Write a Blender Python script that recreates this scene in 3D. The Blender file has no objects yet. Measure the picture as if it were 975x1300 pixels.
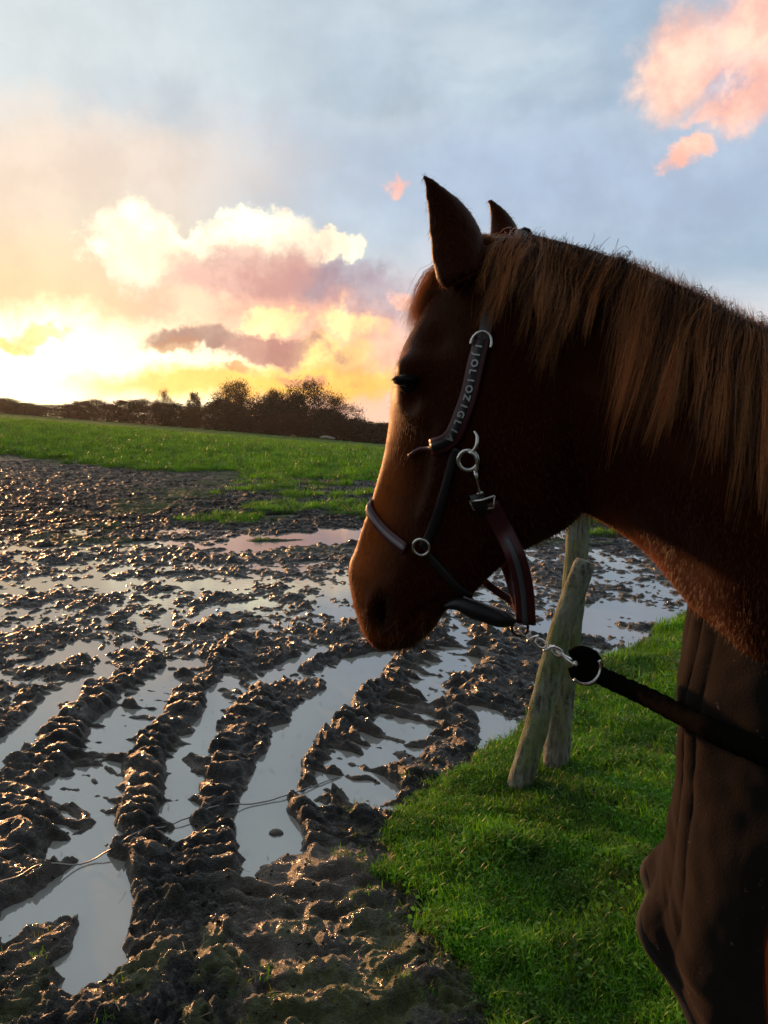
import bpy, math, random
import numpy as np
from mathutils import Vector, Matrix
from mathutils.bvhtree import BVHTree

random.seed(7)
rng = np.random.default_rng(11)
S = bpy.context.scene
COL = S.collection
R = math.radians

# ------------------------------------------------------------------ camera
CAM_H, PITCH, F = 1.6, 7.0, 982.0
cam_d = bpy.data.cameras.new('camera')
cam = bpy.data.objects.new('camera', cam_d)
COL.objects.link(cam)
cam.location = (0, 0, CAM_H)
cam.rotation_euler = (R(90 - PITCH), 0, 0)
cam_d.sensor_fit = 'VERTICAL'
cam_d.sensor_height = 24.0
cam_d.lens = 24.0 * F / 1300.0
cam_d.clip_start = 0.02
cam_d.clip_end = 3000
cam_d.dof.use_dof = True
cam_d.dof.focus_distance = 3.2
cam_d.dof.aperture_fstop = 10.0
S.camera = cam

CP, SP = math.cos(R(PITCH)), math.sin(R(PITCH))
def ray(px, py):
    u, v = (px - 487.5) / F, (650 - py) / F
    return Vector((u, CP + v * SP, v * CP - SP))
def P(px, py, Y):
    """photo pixel at distance Y in front of the camera -> world point"""
    r = ray(px, py)
    return Vector((0, 0, CAM_H)) + r * (Y / r.y)
def G(px, py, z=0.0):
    """photo pixel -> point of the flat ground"""
    r = ray(px, py)
    return Vector((0, 0, CAM_H)) + r * ((z - CAM_H) / r.z)
def AE(px, py):
    r = ray(px, py).normalized()
    return math.degrees(math.atan2(r.x, r.y)), math.degrees(math.asin(r.z))

# ------------------------------------------------------------------ view
S.view_settings.view_transform = 'Standard'
S.view_settings.look = 'None'
S.view_settings.exposure = 0.35
S.view_settings.gamma = 1.0
S.render.engine = 'CYCLES'
S.cycles.max_bounces = 6
S.cycles.diffuse_bounces = 3
S.cycles.glossy_bounces = 3
S.cycles.use_denoising = True
S.cycles.sample_clamp_indirect = 3.0

# ------------------------------------------------------------------ node helper
class NT:
    def __init__(self, tree):
        self.t = tree; self.n = tree.nodes; self.l = tree.links
    def new(self, typ, **kw):
        nd = self.n.new(typ)
        for k, v in kw.items(): setattr(nd, k, v)
        return nd
    def put(self, sock, v):
        if isinstance(v, bpy.types.NodeSocket): self.l.new(v, sock)
        else:
            if sock.type == 'RGBA' and len(v) == 3: v = (*v, 1)
            sock.default_value = v
    def math(self, op, a, b=None, c=None, clamp=False):
        nd = self.new('ShaderNodeMath', operation=op, use_clamp=clamp)
        self.put(nd.inputs[0], a)
        if b is not None: self.put(nd.inputs[1], b)
        if c is not None: self.put(nd.inputs[2], c)
        return nd.outputs[0]
    def vmath(self, op, a, b=None):
        nd = self.new('ShaderNodeVectorMath', operation=op)
        self.put(nd.inputs[0], a)
        if b is not None: self.put(nd.inputs[1], b)
        return nd.outputs[0]
    def noise(self, vec, scale, detail=4, rough=.5, dist=0, out='Fac', dim='3D'):
        nd = self.new('ShaderNodeTexNoise', noise_dimensions=dim)
        if vec is not None: self.l.new(vec, nd.inputs['Vector'])
        nd.inputs['Scale'].default_value = scale; nd.inputs['Detail'].default_value = detail
        nd.inputs['Roughness'].default_value = rough; nd.inputs['Distortion'].default_value = dist
        return nd.outputs[out]
    def ramp(self, fac, lo, hi, a=0.0, b=1.0, smooth=True):
        nd = self.new('ShaderNodeMapRange', interpolation_type='SMOOTHSTEP' if smooth else 'LINEAR')
        self.put(nd.inputs[0], fac); self.put(nd.inputs[1], lo); self.put(nd.inputs[2], hi)
        self.put(nd.inputs[3], a); self.put(nd.inputs[4], b)
        return nd.outputs[0]
    def mix(self, fac, a, b, mode='MIX'):
        nd = self.new('ShaderNodeMix', data_type='RGBA', blend_type=mode)
        self.put(nd.inputs[0], fac); self.put(nd.inputs[6], a); self.put(nd.inputs[7], b)
        return nd.outputs[2]
    def sep(self, v):
        nd = self.new('ShaderNodeSeparateXYZ'); self.l.new(v, nd.inputs[0]); return nd.outputs
    def comb(self, x, y, z):
        nd = self.new('ShaderNodeCombineXYZ')
        for i, v in enumerate((x, y, z)): self.put(nd.inputs[i], v)
        return nd.outputs[0]

# ------------------------------------------------------------------ sky
SUN_PX = (-190, 440)
sun_az, sun_el = AE(*SUN_PX)
W = bpy.data.worlds.new('World'); S.world = W; W.use_nodes = True
nt = NT(W.node_tree); nt.n.clear()
gen = nt.new('ShaderNodeTexCoord').outputs['Generated']
x, y, z = nt.sep(gen)
DEG = 180 / math.pi
az = nt.math('MULTIPLY', nt.math('ARCTAN2', x, y), DEG)
el = nt.math('MULTIPLY', nt.math('ARCSINE', z), DEG)
sky = nt.new('ShaderNodeTexSky', sky_type='NISHITA')
sky.sun_disc = False; sky.sun_elevation = R(sun_el); sky.sun_rotation = R(sun_az)
sky.dust_density = 2.0
nish = nt.mix(1.0, sky.outputs[0], (0.1, 0.1, 0.1), 'MULTIPLY')
# overcast veil over the clear sky
veil_n = nt.noise(nt.comb(nt.math('MULTIPLY', az, .022), nt.math('MULTIPLY', el, .06), 0.0), 2.0, 5, .55)
veil_c = nt.mix(nt.ramp(veil_n, .35, .68), (.32, .42, .54), (.53, .62, .69))
veil_c = nt.mix(nt.ramp(az, 14, -24), veil_c, (.56, .63, .66))
front = nt.ramp(nt.math('ABSOLUTE', az), 160, 35, 0.20, 1.0)
front = nt.math('MULTIPLY', front, nt.ramp(el, 85, 38, .55, 1.0))
veil_c = nt.mix(1.0, veil_c, nt.comb(front, front, front), 'MULTIPLY')
col = nt.mix(.90, nish, veil_c)
# glow round the sun
def adist(a0, e0, ra, re, warp=None):
    a, e = (az, el) if warp is None else warp
    dx = nt.math('DIVIDE', nt.math('SUBTRACT', a, a0), ra)
    dy = nt.math('DIVIDE', nt.math('SUBTRACT', e, e0), re)
    return nt.math('SQRT', nt.math('ADD', nt.math('MULTIPLY', dx, dx), nt.math('MULTIPLY', dy, dy)))
def add(col, c, fac): return nt.mix(fac, col, c, 'ADD')
d1 = adist(-27, 3.5, 32, 15)
g1 = nt.ramp(d1, 1.15, .2)
col = nt.mix(nt.math('MULTIPLY', g1, .85), col, (.86, .60, .30))
d1b = adist(6, 0, 36, 10.5)
col = nt.mix(nt.math('MULTIPLY', nt.ramp(d1b, 1.1, .2), .78), col, (.98, .54, .36))
# noise warp for cloud outlines
nv = nt.noise(gen, 7.0, 6, .62, 0, 'Color')
nx, ny, nz = nt.sep(nv)
wa = nt.math('ADD', az, nt.math('MULTIPLY', nt.math('SUBTRACT', nx, .5), 9.0))
we = nt.math('ADD', el, nt.math('MULTIPLY', nt.math('SUBTRACT', ny, .5), 7.0))
nv2 = nt.noise(gen, 26.0, 5, .6, 0, 'Color')
n2x, n2y, n2z = nt.sep(nv2)
wa = nt.math('ADD', wa, nt.math('MULTIPLY', nt.math('SUBTRACT', n2x, .5), 3.0))
we = nt.math('ADD', we, nt.math('MULTIPLY', nt.math('SUBTRACT', n2y, .5), 2.6))
fine = nt.noise(gen, 14.0, 6, .6)
def blob(col, px, py, rx, ry, c, amt=1.0, soft=.35, strength=1.0):
    k = 1.0 if soft < .55 else .15
    a0, e0 = AE(px, py)
    d = adist(a0, e0, rx * .0585, ry * .0585, (wa, we))
    m = nt.ramp(d, 1 + soft, 1 - soft)
    m = nt.math('MULTIPLY', m, amt)
    cc = nt.mix(nt.ramp(fine, .36, .64), tuple(k * strength * q for k, q in zip(c, (1 - .14 * k, 1 - .20 * k, 1 - .16 * k))), tuple(k * strength * q for k, q in zip(c, (1 + .08 * k, 1 + .16 * k, 1 + .12 * k))))
    return nt.mix(m, col, cc)
# streaky grey patches high up
col = blob(col, 470, 100, 75, 26, (.33, .40, .48), .55, .6)
col = blob(col, 170, 110, 60, 22, (.45, .50, .55), .5, .6)
col = blob(col, 480, 170, 260, 22, (.46, .53, .62), .5, .6)
col = blob(col, 700, 240, 330, 60, (.36, .44, .58), .7, .7)
col = blob(col, 80, 200, 210, 50, (.80, .60, .46), .6, .8)
# grey-mauve bank right of the glow
col = blob(col, 455, 372, 95, 34, (.36, .33, .40), .85, .4)
# white cumulus tops
col = blob(col, 165, 310, 52, 40, (1, .90, .64), 1, .22, 1.15)
col = blob(col, 240, 320, 60, 22, (1, .90, .62), 1, .25, 1.15)
col = blob(col, 325, 310, 74, 32, (1, .88, .62), 1, .20, 1.15)
col = blob(col, 425, 318, 40, 17, (1, .84, .60), 1, .22, 1.05)
# pink and mauve bodies
col = blob(col, 300, 375, 105, 48, (.98, .55, .38), .85, .4)
col = blob(col, 310, 340, 85, 28, (.60, .34, .31), .75, .4)
col = blob(col, 445, 365, 72, 24, (.40, .32, .36), .85, .35)
col = blob(col, 440, 440, 95, 52, (1.0, .50, .33), .8, .5)
col = blob(col, 350, 402, 32, 14, (1, .80, .38), 1, .4, 1.15)
col = blob(col, 445, 408, 36, 14, (1, .74, .34), 1, .5, 1.1)
col = blob(col, 420, 476, 90, 22, (1, .52, .12), .9, .5, 1.15)
# brightest patch over the horizon, with small yellow clouds
col = blob(col, 70, 470, 215, 66, (1, .86, .52), 1, .45, 1.9)
col = blob(col, 290, 490, 160, 22, (1, .50, .09), .9, .6, 1.2)
col = blob(col, 420, 440, 40, 14, (1, .66, .22), .8, .5, 1.1)
col = blob(col, 262, 424, 66, 15, (.42, .26, .21), .9, .3)
col = blob(col, 358, 438, 60, 17, (.50, .26, .21), .9, .3)
col = blob(col, 225, 436, 26, 14, (.60, .34, .20), .85, .4)
col = blob(col, 315, 468, 26, 9, (.80, .36, .16), .85, .4)
col = blob(col, 400, 478, 34, 9, (.80, .36, .18), .85, .4)
col = blob(col, 15, 438, 28, 10, (1, .74, .22), .9, .4, 1.0)
col = blob(col, 55, 425, 26, 14, (1, .78, .30), .9, .4, 1.0)
# sunlit pink cumulus, upper right
col = blob(col, 855, 80, 52, 46, (.95, .58, .44), .92, .42)
col = blob(col, 930, 60, 42, 44, (.92, .52, .44), .8, .45)
col = blob(col, 965, 10, 40, 42, (.95, .58, .45), .9, .42)
col = blob(col, 905, 150, 26, 12, (.95, .56, .44), .8, .5)
col = blob(col, 955, 130, 54, 34, (.95, .54, .42), .9, .42)
col = blob(col, 905, 120, 18, 18, (.48, .44, .52), .8, .5)
col = blob(col, 875, 204, 26, 15, (1.0, .56, .42), .95, .4)
col = blob(col, 483, 240, 11, 11, (1.0, .58, .46), .85, .5)
col = blob(col, 528, 374, 14, 12, (1.0, .50, .34), .85, .5)
col = blob(col, 560, 400, 60, 60, (.70, .46, .46), .3, .8)
# the same cloud cover goes on beyond the frame
wide = nt.noise(nt.vmath('MULTIPLY', gen, (1.2, 1.2, 3.2)), 2.2, 6, .6)
out = nt.math('MAXIMUM', nt.ramp(nt.math('ABSOLUTE', az), 34, 60), nt.ramp(el, 32, 50))
wide_m = nt.math('MULTIPLY', nt.ramp(wide, .5, .62), out)
col = nt.mix(nt.math('MULTIPLY', wide_m, .45), col, (.24, .26, .31))
# soft modulation of everything
modv = nt.ramp(fine, .3, .7, .95, 1.05)
col = nt.mix(1.0, col, nt.comb(modv, modv, modv), 'MULTIPLY')
bg = nt.new('ShaderNodeBackground')
nt.l.new(col, bg.inputs[0]); bg.inputs[1].default_value = 1.0
wo = nt.new('ShaderNodeOutputWorld'); nt.l.new(bg.outputs[0], wo.inputs[0])

# ------------------------------------------------------------------ sun
sd = bpy.data.lights.new('sun', 'SUN'); sd.energy = 3.6; sd.angle = R(2.0); sd.color = (1.0, .48, .19)
so = bpy.data.objects.new('sun', sd); COL.objects.link(so)
lamp_az, lamp_el = sun_az, max(sun_el, 4.5)
dirv = Vector((math.sin(R(lamp_az)) * math.cos(R(lamp_el)), math.cos(R(lamp_az)) * math.cos(R(lamp_el)), math.sin(R(lamp_el))))
so.rotation_euler = dirv.to_track_quat('Z', 'Y').to_euler()
so.location = (0, 0, 30)

# ------------------------------------------------------------------ object helpers
def tag(o, label=None, cat=None, group=None, kind=None):
    if label: o['label'] = label
    if cat: o['category'] = cat
    if group: o['group'] = group
    if kind: o['kind'] = kind
    return o
def empty(name, loc, label, cat, group=None, rz=0):
    o = bpy.data.objects.new(name, None); COL.objects.link(o)
    o.location = loc; o.rotation_euler = (0, 0, rz); o.empty_display_size = .1
    bpy.context.view_layer.update()
    return tag(o, label, cat, group)
def mesh_np(name, verts, faces, smooth=True):
    """faces: int array (n,3) or (n,4)"""
    verts = np.asarray(verts, dtype=np.float32); faces = np.asarray(faces, dtype=np.int32)
    me = bpy.data.meshes.new(name)
    k = faces.shape[1]
    me.vertices.add(len(verts)); me.vertices.foreach_set('co', verts.ravel())
    me.loops.add(faces.size); me.loops.foreach_set('vertex_index', faces.ravel())
    me.polygons.add(len(faces))
    me.polygons.foreach_set('loop_start', np.arange(0, faces.size, k, dtype=np.int32))
    me.polygons.foreach_set('loop_total', np.full(len(faces), k, dtype=np.int32))
    me.polygons.foreach_set('use_smooth', np.full(len(faces), smooth))
    me.update(calc_edges=True)
    return me
def link(name, me, mat=None, parent=None):
    o = bpy.data.objects.new(name, me); COL.objects.link(o)
    if mat is not None and len(me.materials) == 0: me.materials.append(mat)
    if parent is not None:
        o.parent = parent
        o.matrix_parent_inverse = parent.matrix_world.inverted()
    return o
def obj(name, verts, faces, mat=None, parent=None, smooth=True):
    return link(name, mesh_np(name, verts, faces, smooth), mat, parent)
def merge(parts):
    """parts: list of (verts, faces) with equal face size"""
    vs, fs, n = [], [], 0
    for v, f in parts:
        v = np.asarray(v, float); f = np.asarray(f, int)
        vs.append(v); fs.append(f + n); n += len(v)
    return np.concatenate(vs), np.concatenate(fs)
def fattr(me, name, arr):
    a = me.attributes.new(name, 'FLOAT', 'POINT'); a.data.foreach_set('value', np.asarray(arr, np.float32).ravel())
def cattr(me, name, arr):
    arr = np.asarray(arr, np.float32)
    if arr.shape[1] == 3: arr = np.concatenate([arr, np.ones((len(arr), 1), np.float32)], 1)
    a = me.attributes.new(name, 'FLOAT_COLOR', 'POINT'); a.data.foreach_set('color', arr.ravel())

def catmull(pts, n):
    """smooth resample through the control points (any dimension)"""
    p = np.asarray([list(q) for q in pts], float)
    p = np.vstack([2 * p[0] - p[1], p, 2 * p[-1] - p[-2]])
    m = len(p) - 3
    t = np.linspace(0, m, n); i = np.minimum(t.astype(int), m - 1); f = (t - i)[:, None]
    a, b, c, d = p[i], p[i + 1], p[i + 2], p[i + 3]
    return .5 * ((2 * b) + (-a + c) * f + (2 * a - 5 * b + 4 * c - d) * f ** 2 + (-a + 3 * b - 3 * c + d) * f ** 3)
def grid_faces(nr, nc, wrap=False):
    r = np.arange(nr - 1)[:, None]; c = np.arange(nc if wrap else nc - 1)[None, :]
    c2 = (c + 1) % nc
    f = np.stack([r * nc + c, r * nc + c2, (r + 1) * nc + c2, (r + 1) * nc + c], -1)
    return f.reshape(-1, 4)
def tube(path, radii, n=10, squash=None, up=(0, 0, 1), caps=True):
    """quad tube with closed ends; radii scalar or list; squash: second radius list"""
    path = np.asarray([list(q) for q in path], float); m = len(path)
    radii = np.broadcast_to(np.asarray(radii, float), (m,))
    sq = radii if squash is None else np.broadcast_to(np.asarray(squash, float), (m,))
    tan = np.gradient(path, axis=0); tan /= np.linalg.norm(tan, axis=1)[:, None] + 1e-12
    u0 = np.asarray(up, float)
    side = np.cross(tan[0], u0)
    if np.linalg.norm(side) < 1e-3: side = np.cross(tan[0], (1, .01, 0))
    side /= np.linalg.norm(side)
    vs = []; th = np.linspace(0, 2 * math.pi, n, endpoint=False)
    for i in range(m):
        side = side - tan[i] * side.dot(tan[i]); side /= np.linalg.norm(side) + 1e-12
        nn = np.cross(side, tan[i])
        vs.append(path[i] + np.outer(np.cos(th), side) * radii[i] + np.outer(np.sin(th), nn) * sq[i])
    if caps:
        vs = [np.repeat(path[:1], n, 0)] + vs + [np.repeat(path[-1:], n, 0)]
    v = np.concatenate(vs)
    return v, grid_faces(len(vs), n, True)[:, ::-1]

# ------------------------------------------------------------------ numpy noise
_perm = rng.permutation(512)
_grad = rng.uniform(0, 2 * math.pi, 512)
_gx, _gy = np.cos(_grad), np.sin(_grad)
def pn(x, y, seed=0):
    xi = np.floor(x).astype(np.int64); yi = np.floor(y).astype(np.int64)
    xf = x - xi; yf = y - yi
    u = xf * xf * xf * (xf * (xf * 6 - 15) + 10); v = yf * yf * yf * (yf * (yf * 6 - 15) + 10)
    def g(ix, iy, dx, dy):
        h = _perm[(_perm[(ix + seed * 37) & 511] + iy) & 511]
        return _gx[h] * dx + _gy[h] * dy
    a = g(xi, yi, xf, yf); b = g(xi + 1, yi, xf - 1, yf)
    c = g(xi, yi + 1, xf, yf - 1); d = g(xi + 1, yi + 1, xf - 1, yf - 1)
    return (a + u * (b - a) + v * ((c + u * (d - c)) - (a + u * (b - a)))) * 1.5
def fbm(x, y, sc, octv=4, seed=0, rough=.5):
    s = 0; a = 1; t = 0
    for k in range(octv):
        s = s + a * pn(x / sc + 13.7 * k, y / sc - 7.1 * k, seed + k); t += a; a *= rough; sc *= .5
    return s / t
def sstep(x, a, b):
    t = np.clip((x - a) / (b - a), 0, 1); return t * t * (3 - 2 * t)
def poly_dist(x, y, pts):
    """distance, arc length and signed side to a polyline"""
    best = np.full(x.shape, 1e9); arc = np.zeros(x.shape); side = np.zeros(x.shape); tt = np.zeros(x.shape)
    L = 0; tot = sum(math.dist(pts[i][:2], pts[i + 1][:2]) for i in range(len(pts) - 1))
    for i in range(len(pts) - 1):
        ax, ay = pts[i][:2]; bx, by = pts[i + 1][:2]
        dx, dy = bx - ax, by - ay; l2 = dx * dx + dy * dy; l = math.sqrt(l2)
        t = np.clip(((x - ax) * dx + (y - ay) * dy) / l2, 0, 1)
        d = np.hypot(x - ax - t * dx, y - ay - t * dy)
        m = d < best
        best = np.where(m, d, best); arc = np.where(m, L + t * l, arc)
        side = np.where(m, np.sign((x - ax) * dy - (y - ay) * dx), side)
        L += l
    return best, arc, side, arc / tot

# ------------------------------------------------------------------ terrain
def far_edge(x):   # distance at which the poached mud gives way to the field
    return np.interp(x, [-14, -9.5, -6, -4.0, -2.5, -1.5, 0, 2, 4, 9], [27, 24, 21.0, 20.0, 19.0, 18.0, 18.0, 18, 18, 18])
def terrain(x, y):
    s = sstep(y, 14, 60)
    yy = np.maximum(y - 14, 0)
    h = -0.026 * yy * s
    xl = np.minimum(x, 0); xr = np.maximum(x, 0)
    k = sstep(y, 12, 55)
    h = h + k * (-0.078 * xl - 0.012 * xr) * np.clip(1 - (-xl - 110) / 200, .2, 1)
    far = sstep(y, 152, 330)
    return h * (1 - far) + far * -9.0
GR = [G(*p)[:2] for p in [(640, 1420), (598, 1300), (560, 1235), (528, 1170), (478, 1110), (500, 1040), (560, 1000), (615, 960), (660, 925), (720, 880), (775, 842), (850, 803), (905, 775), (1100, 720), (1500, 700)]]
def near_grass(x, y):
    """signed: >0 inside the grass of the foreground"""
    gx = np.array([p[0] for p in GR]); gy = np.array([p[1] for p in GR])
    # boundary as x of edge for given y below the turn, so use signed distance to polyline
    d, a, s, t = poly_dist(x, y, GR)
    return np.minimum(np.where(s > 0, d, -d), (9.2 - y) * .6)
def stroke_px(pts):
    return catmull([G(*p)[:2] for p in pts], 6 * len(pts))

ridges = [  # (pixel path, height, half width)
    ([(-60, 985), (30, 920), (110, 868), (210, 815), (330, 765)], .055, .13),
    ([(-30, 1060), (40, 990), (80, 930), (150, 872), (225, 822)], .07, .12),
    ([(-60, 1190), (20, 1060), (60, 1000), (105, 950), (160, 890)], .06, .10),
    ([(215, 1150), (190, 1060), (195, 980), (225, 910), (275, 850), (330, 800)], .075, .12),
    ([(300, 1180), (285, 1080), (290, 990), (312, 905), (370, 850), (450, 812)], .08, .12),
    ([(430, 1130), (405, 1060), (400, 985), (430, 925), (485, 868), (550, 810), (600, 770)], .085, .13),
    ([(500, 1020), (560, 960), (600, 890), (640, 830), (665, 780)], .06, .13),
    ([(230, 1290), (180, 1240), (60, 1235), (-40, 1200)], .04, .12),
]
ruts = [    # (pixel path, depth, half width, lug amount)
    ([(40, 1160), (110, 1110), (125, 1160), (120, 1215)], .055, .13, .006),
    ([(100, 1070), (110, 1000), (135, 945), (175, 890), (235, 830)], .040, .17, .030),
    ([(235, 1050), (248, 980), (262, 910), (285, 862)], .04, .10, .030),
    ([(352, 1105), (350, 1030), (352, 975), (390, 905), (440, 868), (490, 835)], .06, .150, .006),
    ([(455, 1010), (480, 960), (530, 895), (575, 840), (605, 790), (625, 745)], .030, .22, .048),
    ([(-40, 1010), (20, 945), (75, 890), (140, 845)], .045, .11, .022),
    ([(-60, 880), (10, 855), (60, 836), (125, 803)], .045, .12, .020),
    ([(335, 868), (380, 842), (415, 822)], .04, .12, .018),
    ([(200, 808), (260, 785), (335, 763)], .035, .13, .010),
    ([(330, 690), (400, 684), (470, 678)], .06, .60, .004),
    ([(-60, 700), (60, 697), (170, 690), (330, 683)], .028, .16, .008),
    ([(-60, 760), (60, 745), (160, 722)], .030, .14, .008),
    ([(300, 655), (350, 656), (370, 655)], .04, .16, .004),
    ([(730, 775), (790, 772), (850, 785)], .045, .22, .006),
    ([(600, 905), (615, 925), (625, 945)], .03, .11, .006),
    ([(690, 800), (720, 790), (760, 800)], .03, .20, .006),
    ([(100, 1255), (150, 1235), (185, 1222)], .035, .06, .0),
    ([(480, 1008), (505, 1000)], .035, .075, .0),
]
def ground_h(x, y):
    """height, mud mask, rut mask"""
    n1 = fbm(x, y, .9, 3, 3); n2 = fbm(x, y, .6, 3, 9)
    wx = x + .15 * n1 + .05 * fbm(x, y, .22, 3, 21); wy = y + .15 * n2 + .05 * fbm(x, y, .22, 3, 31)
    ng = near_grass(x, y) + .10 * fbm(x, y, .5, 4, 40)
    fe = y - far_edge(x) + 3.2 * fbm(x, y * .7, 2.6, 5, 50)
    patch = sstep(fbm(x * .7, y * 1.3, 1.2, 4, 61) + .20 * sstep(y, 11, 17) + .42 * np.exp(-((x + .9) / 1.3) ** 2 - ((y - 12.6) / 1.2) ** 2), .10, .34) * sstep(y, 8.2, 11) * sstep(x, -6.5, -1.5)
    grass = np.maximum(np.maximum(sstep(ng, -.05, .12), sstep(fe, -.4, .8)), patch * .75)
    mud = 1 - grass
    dist = np.hypot(x, y)
    # clods
    big = np.abs(fbm(wx, wy * .8, .28, 2, 5)); mid = np.abs(fbm(wx, wy, .105, 2, 15)); sm = np.abs(fbm(wx, wy, .046, 2, 25))
    fin = fbm(x, y, .02, 2, 35)
    fade = np.clip(1 - (dist - 4) / 14, .3, 1)
    clod = .062 * big + .056 * mid + .036 * sm * np.clip(1.5 - dist / 9, .25, 1) + .006 * fin * np.clip(1.3 - dist / 5, 0, 1)
    clod = .085 * np.tanh(clod / .085) + .016 * np.abs(fbm(wx, wy, .065, 3, 27)) * np.clip(1.6 - dist / 7, .2, 1) + .007 * fbm(x, y, .028, 3, 28) * np.clip(1.4 - dist / 6, 0, 1)
    # stretched, elongated smears along the direction of travel
    smear = fbm(wx * 1.0 + wy * .35, wy * .35, .12, 3, 55)
    hm = .031 + clod * 1.25 - .045 + .04 * fbm(x, y, .7, 2, 70) + .022 * smear
    hm = hm + .05 * sstep(y, 12.5, 15)
    hm = hm + .010 * sstep(y, 5, 8) - .012 * sstep(y, 2.9, 3.6) * sstep(y, 9, 7) - .020 * sstep(y, 5.2, 6.5) * sstep(y, 13, 10)
    rutm = np.zeros_like(x)
    def inside(st, m):
        p = np.asarray(st)
        return np.nonzero((wx > p[:, 0].min() - m) & (wx < p[:, 0].max() + m) & (wy > p[:, 1].min() - m) & (wy < p[:, 1].max() + m))[0]
    for k, (px, hh, w) in enumerate(ridges):
        st = stroke_px(px); I = inside(st, w * 3)
        if not len(I): continue
        d, a, s, t = poly_dist(wx[I], wy[I], st)
        ww = w * (.95 + .5 * fbm(x[I], y[I], .3, 2, 80 + k))
        gap = .35 + .65 * sstep(fbm(x[I], y[I], .45, 2, 400 + k), -.35, .05)
        prof = sstep(d, ww * 1.9, ww * .2) * sstep(t, 0, .08) * sstep(t, 1, .85) * gap
        ph = a / .105 + s * d * 4.0 + .55 * fbm(x[I], y[I], .35, 3, 90 + k)
        lug = np.clip(.5 + .9 * np.cos(2 * math.pi * ph), 0, 1) ** .8 * (.45 + .55 * sstep(fbm(x[I], y[I], .16, 2, 95 + k), -.4, .15))
        hm[I] = hm[I] * (1 - .60 * prof) + prof * (hh * (.16 + .52 * lug) + .010)
    for k, (px, dp, w, lg) in enumerate(ruts):
        st = stroke_px(px); I = inside(st, w * 1.8)
        if not len(I): continue
        d, a, s, t = poly_dist(wx[I], wy[I], st)
        wv = .86 * w * (1 + .5 * fbm(x[I], y[I], .25, 3, 420 + k))
        prof = sstep(d, wv * 1.25, wv * .75)
        ph = a / .115 + s * d * 3.0 + .5 * fbm(x[I], y[I], .3, 3, 110 + k)
        lug = np.clip(np.sin(2 * math.pi * ph), -.3, 1) * (.2 + .8 * sstep(fbm(x[I], y[I], .2, 2, 430 + k), -.35, .25))
        edge = .6 + .5 * sstep(d, w * .1, w * .8)
        tgt = -dp * .34 + .020 * smear[I] + 1.25 * lg * lug * edge + (.038 * sstep(fbm(x[I], y[I], .30, 2, 450 + k), .08, .34) if lg > .006 else 0) + .50 * (clod[I] - .06) + .020 * fbm(x[I], y[I], .12, 3, 130 + k)
        hm[I] = hm[I] * (1 - prof) + tgt * prof
        rutm[I] = np.maximum(rutm[I], prof)
    # firm sandy chevrons in the foreground
    st = catmull([G(*p)[:2] for p in [(400, 1130), (410, 1190), (420, 1260), (430, 1340)]], 12)
    d, a, s, t = poly_dist(x + .03 * n1, y + .03 * n2, st)
    ch = sstep(d, .34, .16)
    chev = np.sin(2 * math.pi * (a / .15 + d * 3.0 * np.where(s > 0, 1, .6)) + 5.0 * fbm(x, y, .3, 3, 139))
    chev = .022 * np.sign(chev) * np.abs(chev) ** .6 * (.3 + .7 * sstep(fbm(x, y, .16, 2, 141), -.25, .2))
    hm = hm * (1 - ch * .6) + ch * .6 * (.035 + 1.5 * chev + .03 * fbm(x, y, .09, 3, 140))
    # lumpier, drier turf edge at the bottom of the picture
    near = sstep(dist, 2.5, 1.9)
    hm = hm + near * .045 * (1 - rutm)
    hm = np.maximum(hm, -.07)
    hg = .05 + .03 * fbm(x, y, .8, 3, 150) + .014 * fbm(x, y, .2, 3, 151) + .05 * sstep(ng, .1, .8)
    hf = .05 + .05 * fbm(x, y, 1.6, 3, 160) + .20 * np.abs(fbm(x * .6, y * .8, .9, 3, 161)) * np.clip(dist / 20, .4, 1.6)
    g = np.where(ng > -.3, hg, hf)
    h = hm * mud + g * grass
    return terrain(x, y) + h, mud, rutm

# ------------------------------------------------------------------ materials
def new_mat(name):
    m = bpy.data.materials.new(name); m.use_nodes = True
    t = NT(m.node_tree); b = t.n['Principled BSDF']
    return m, t, b
def simple(name, colr, rough=.5, metal=0, var=.25, scale=40, bump=.0, spec=.5):
    m, t, b = new_mat(name)
    tc = t.new('ShaderNodeTexCoord').outputs['Object']
    n = t.noise(tc, scale, 5, .6)
    c = t.mix(n, tuple(k * (1 - var) for k in colr), tuple(k * (1 + var) for k in colr))
    t.l.new(c, b.inputs['Base Color'])
    b.inputs['Roughness'].default_value = rough; b.inputs['Metallic'].default_value = metal
    b.inputs['Specular IOR Level'].default_value = spec
    if bump:
        bp = t.new('ShaderNodeBump'); bp.inputs['Strength'].default_value = bump; bp.inputs['Distance'].default_value = .002
        t.l.new(n, bp.inputs['Height']); t.l.new(bp.outputs[0], b.inputs['Normal'])
    return m

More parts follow.
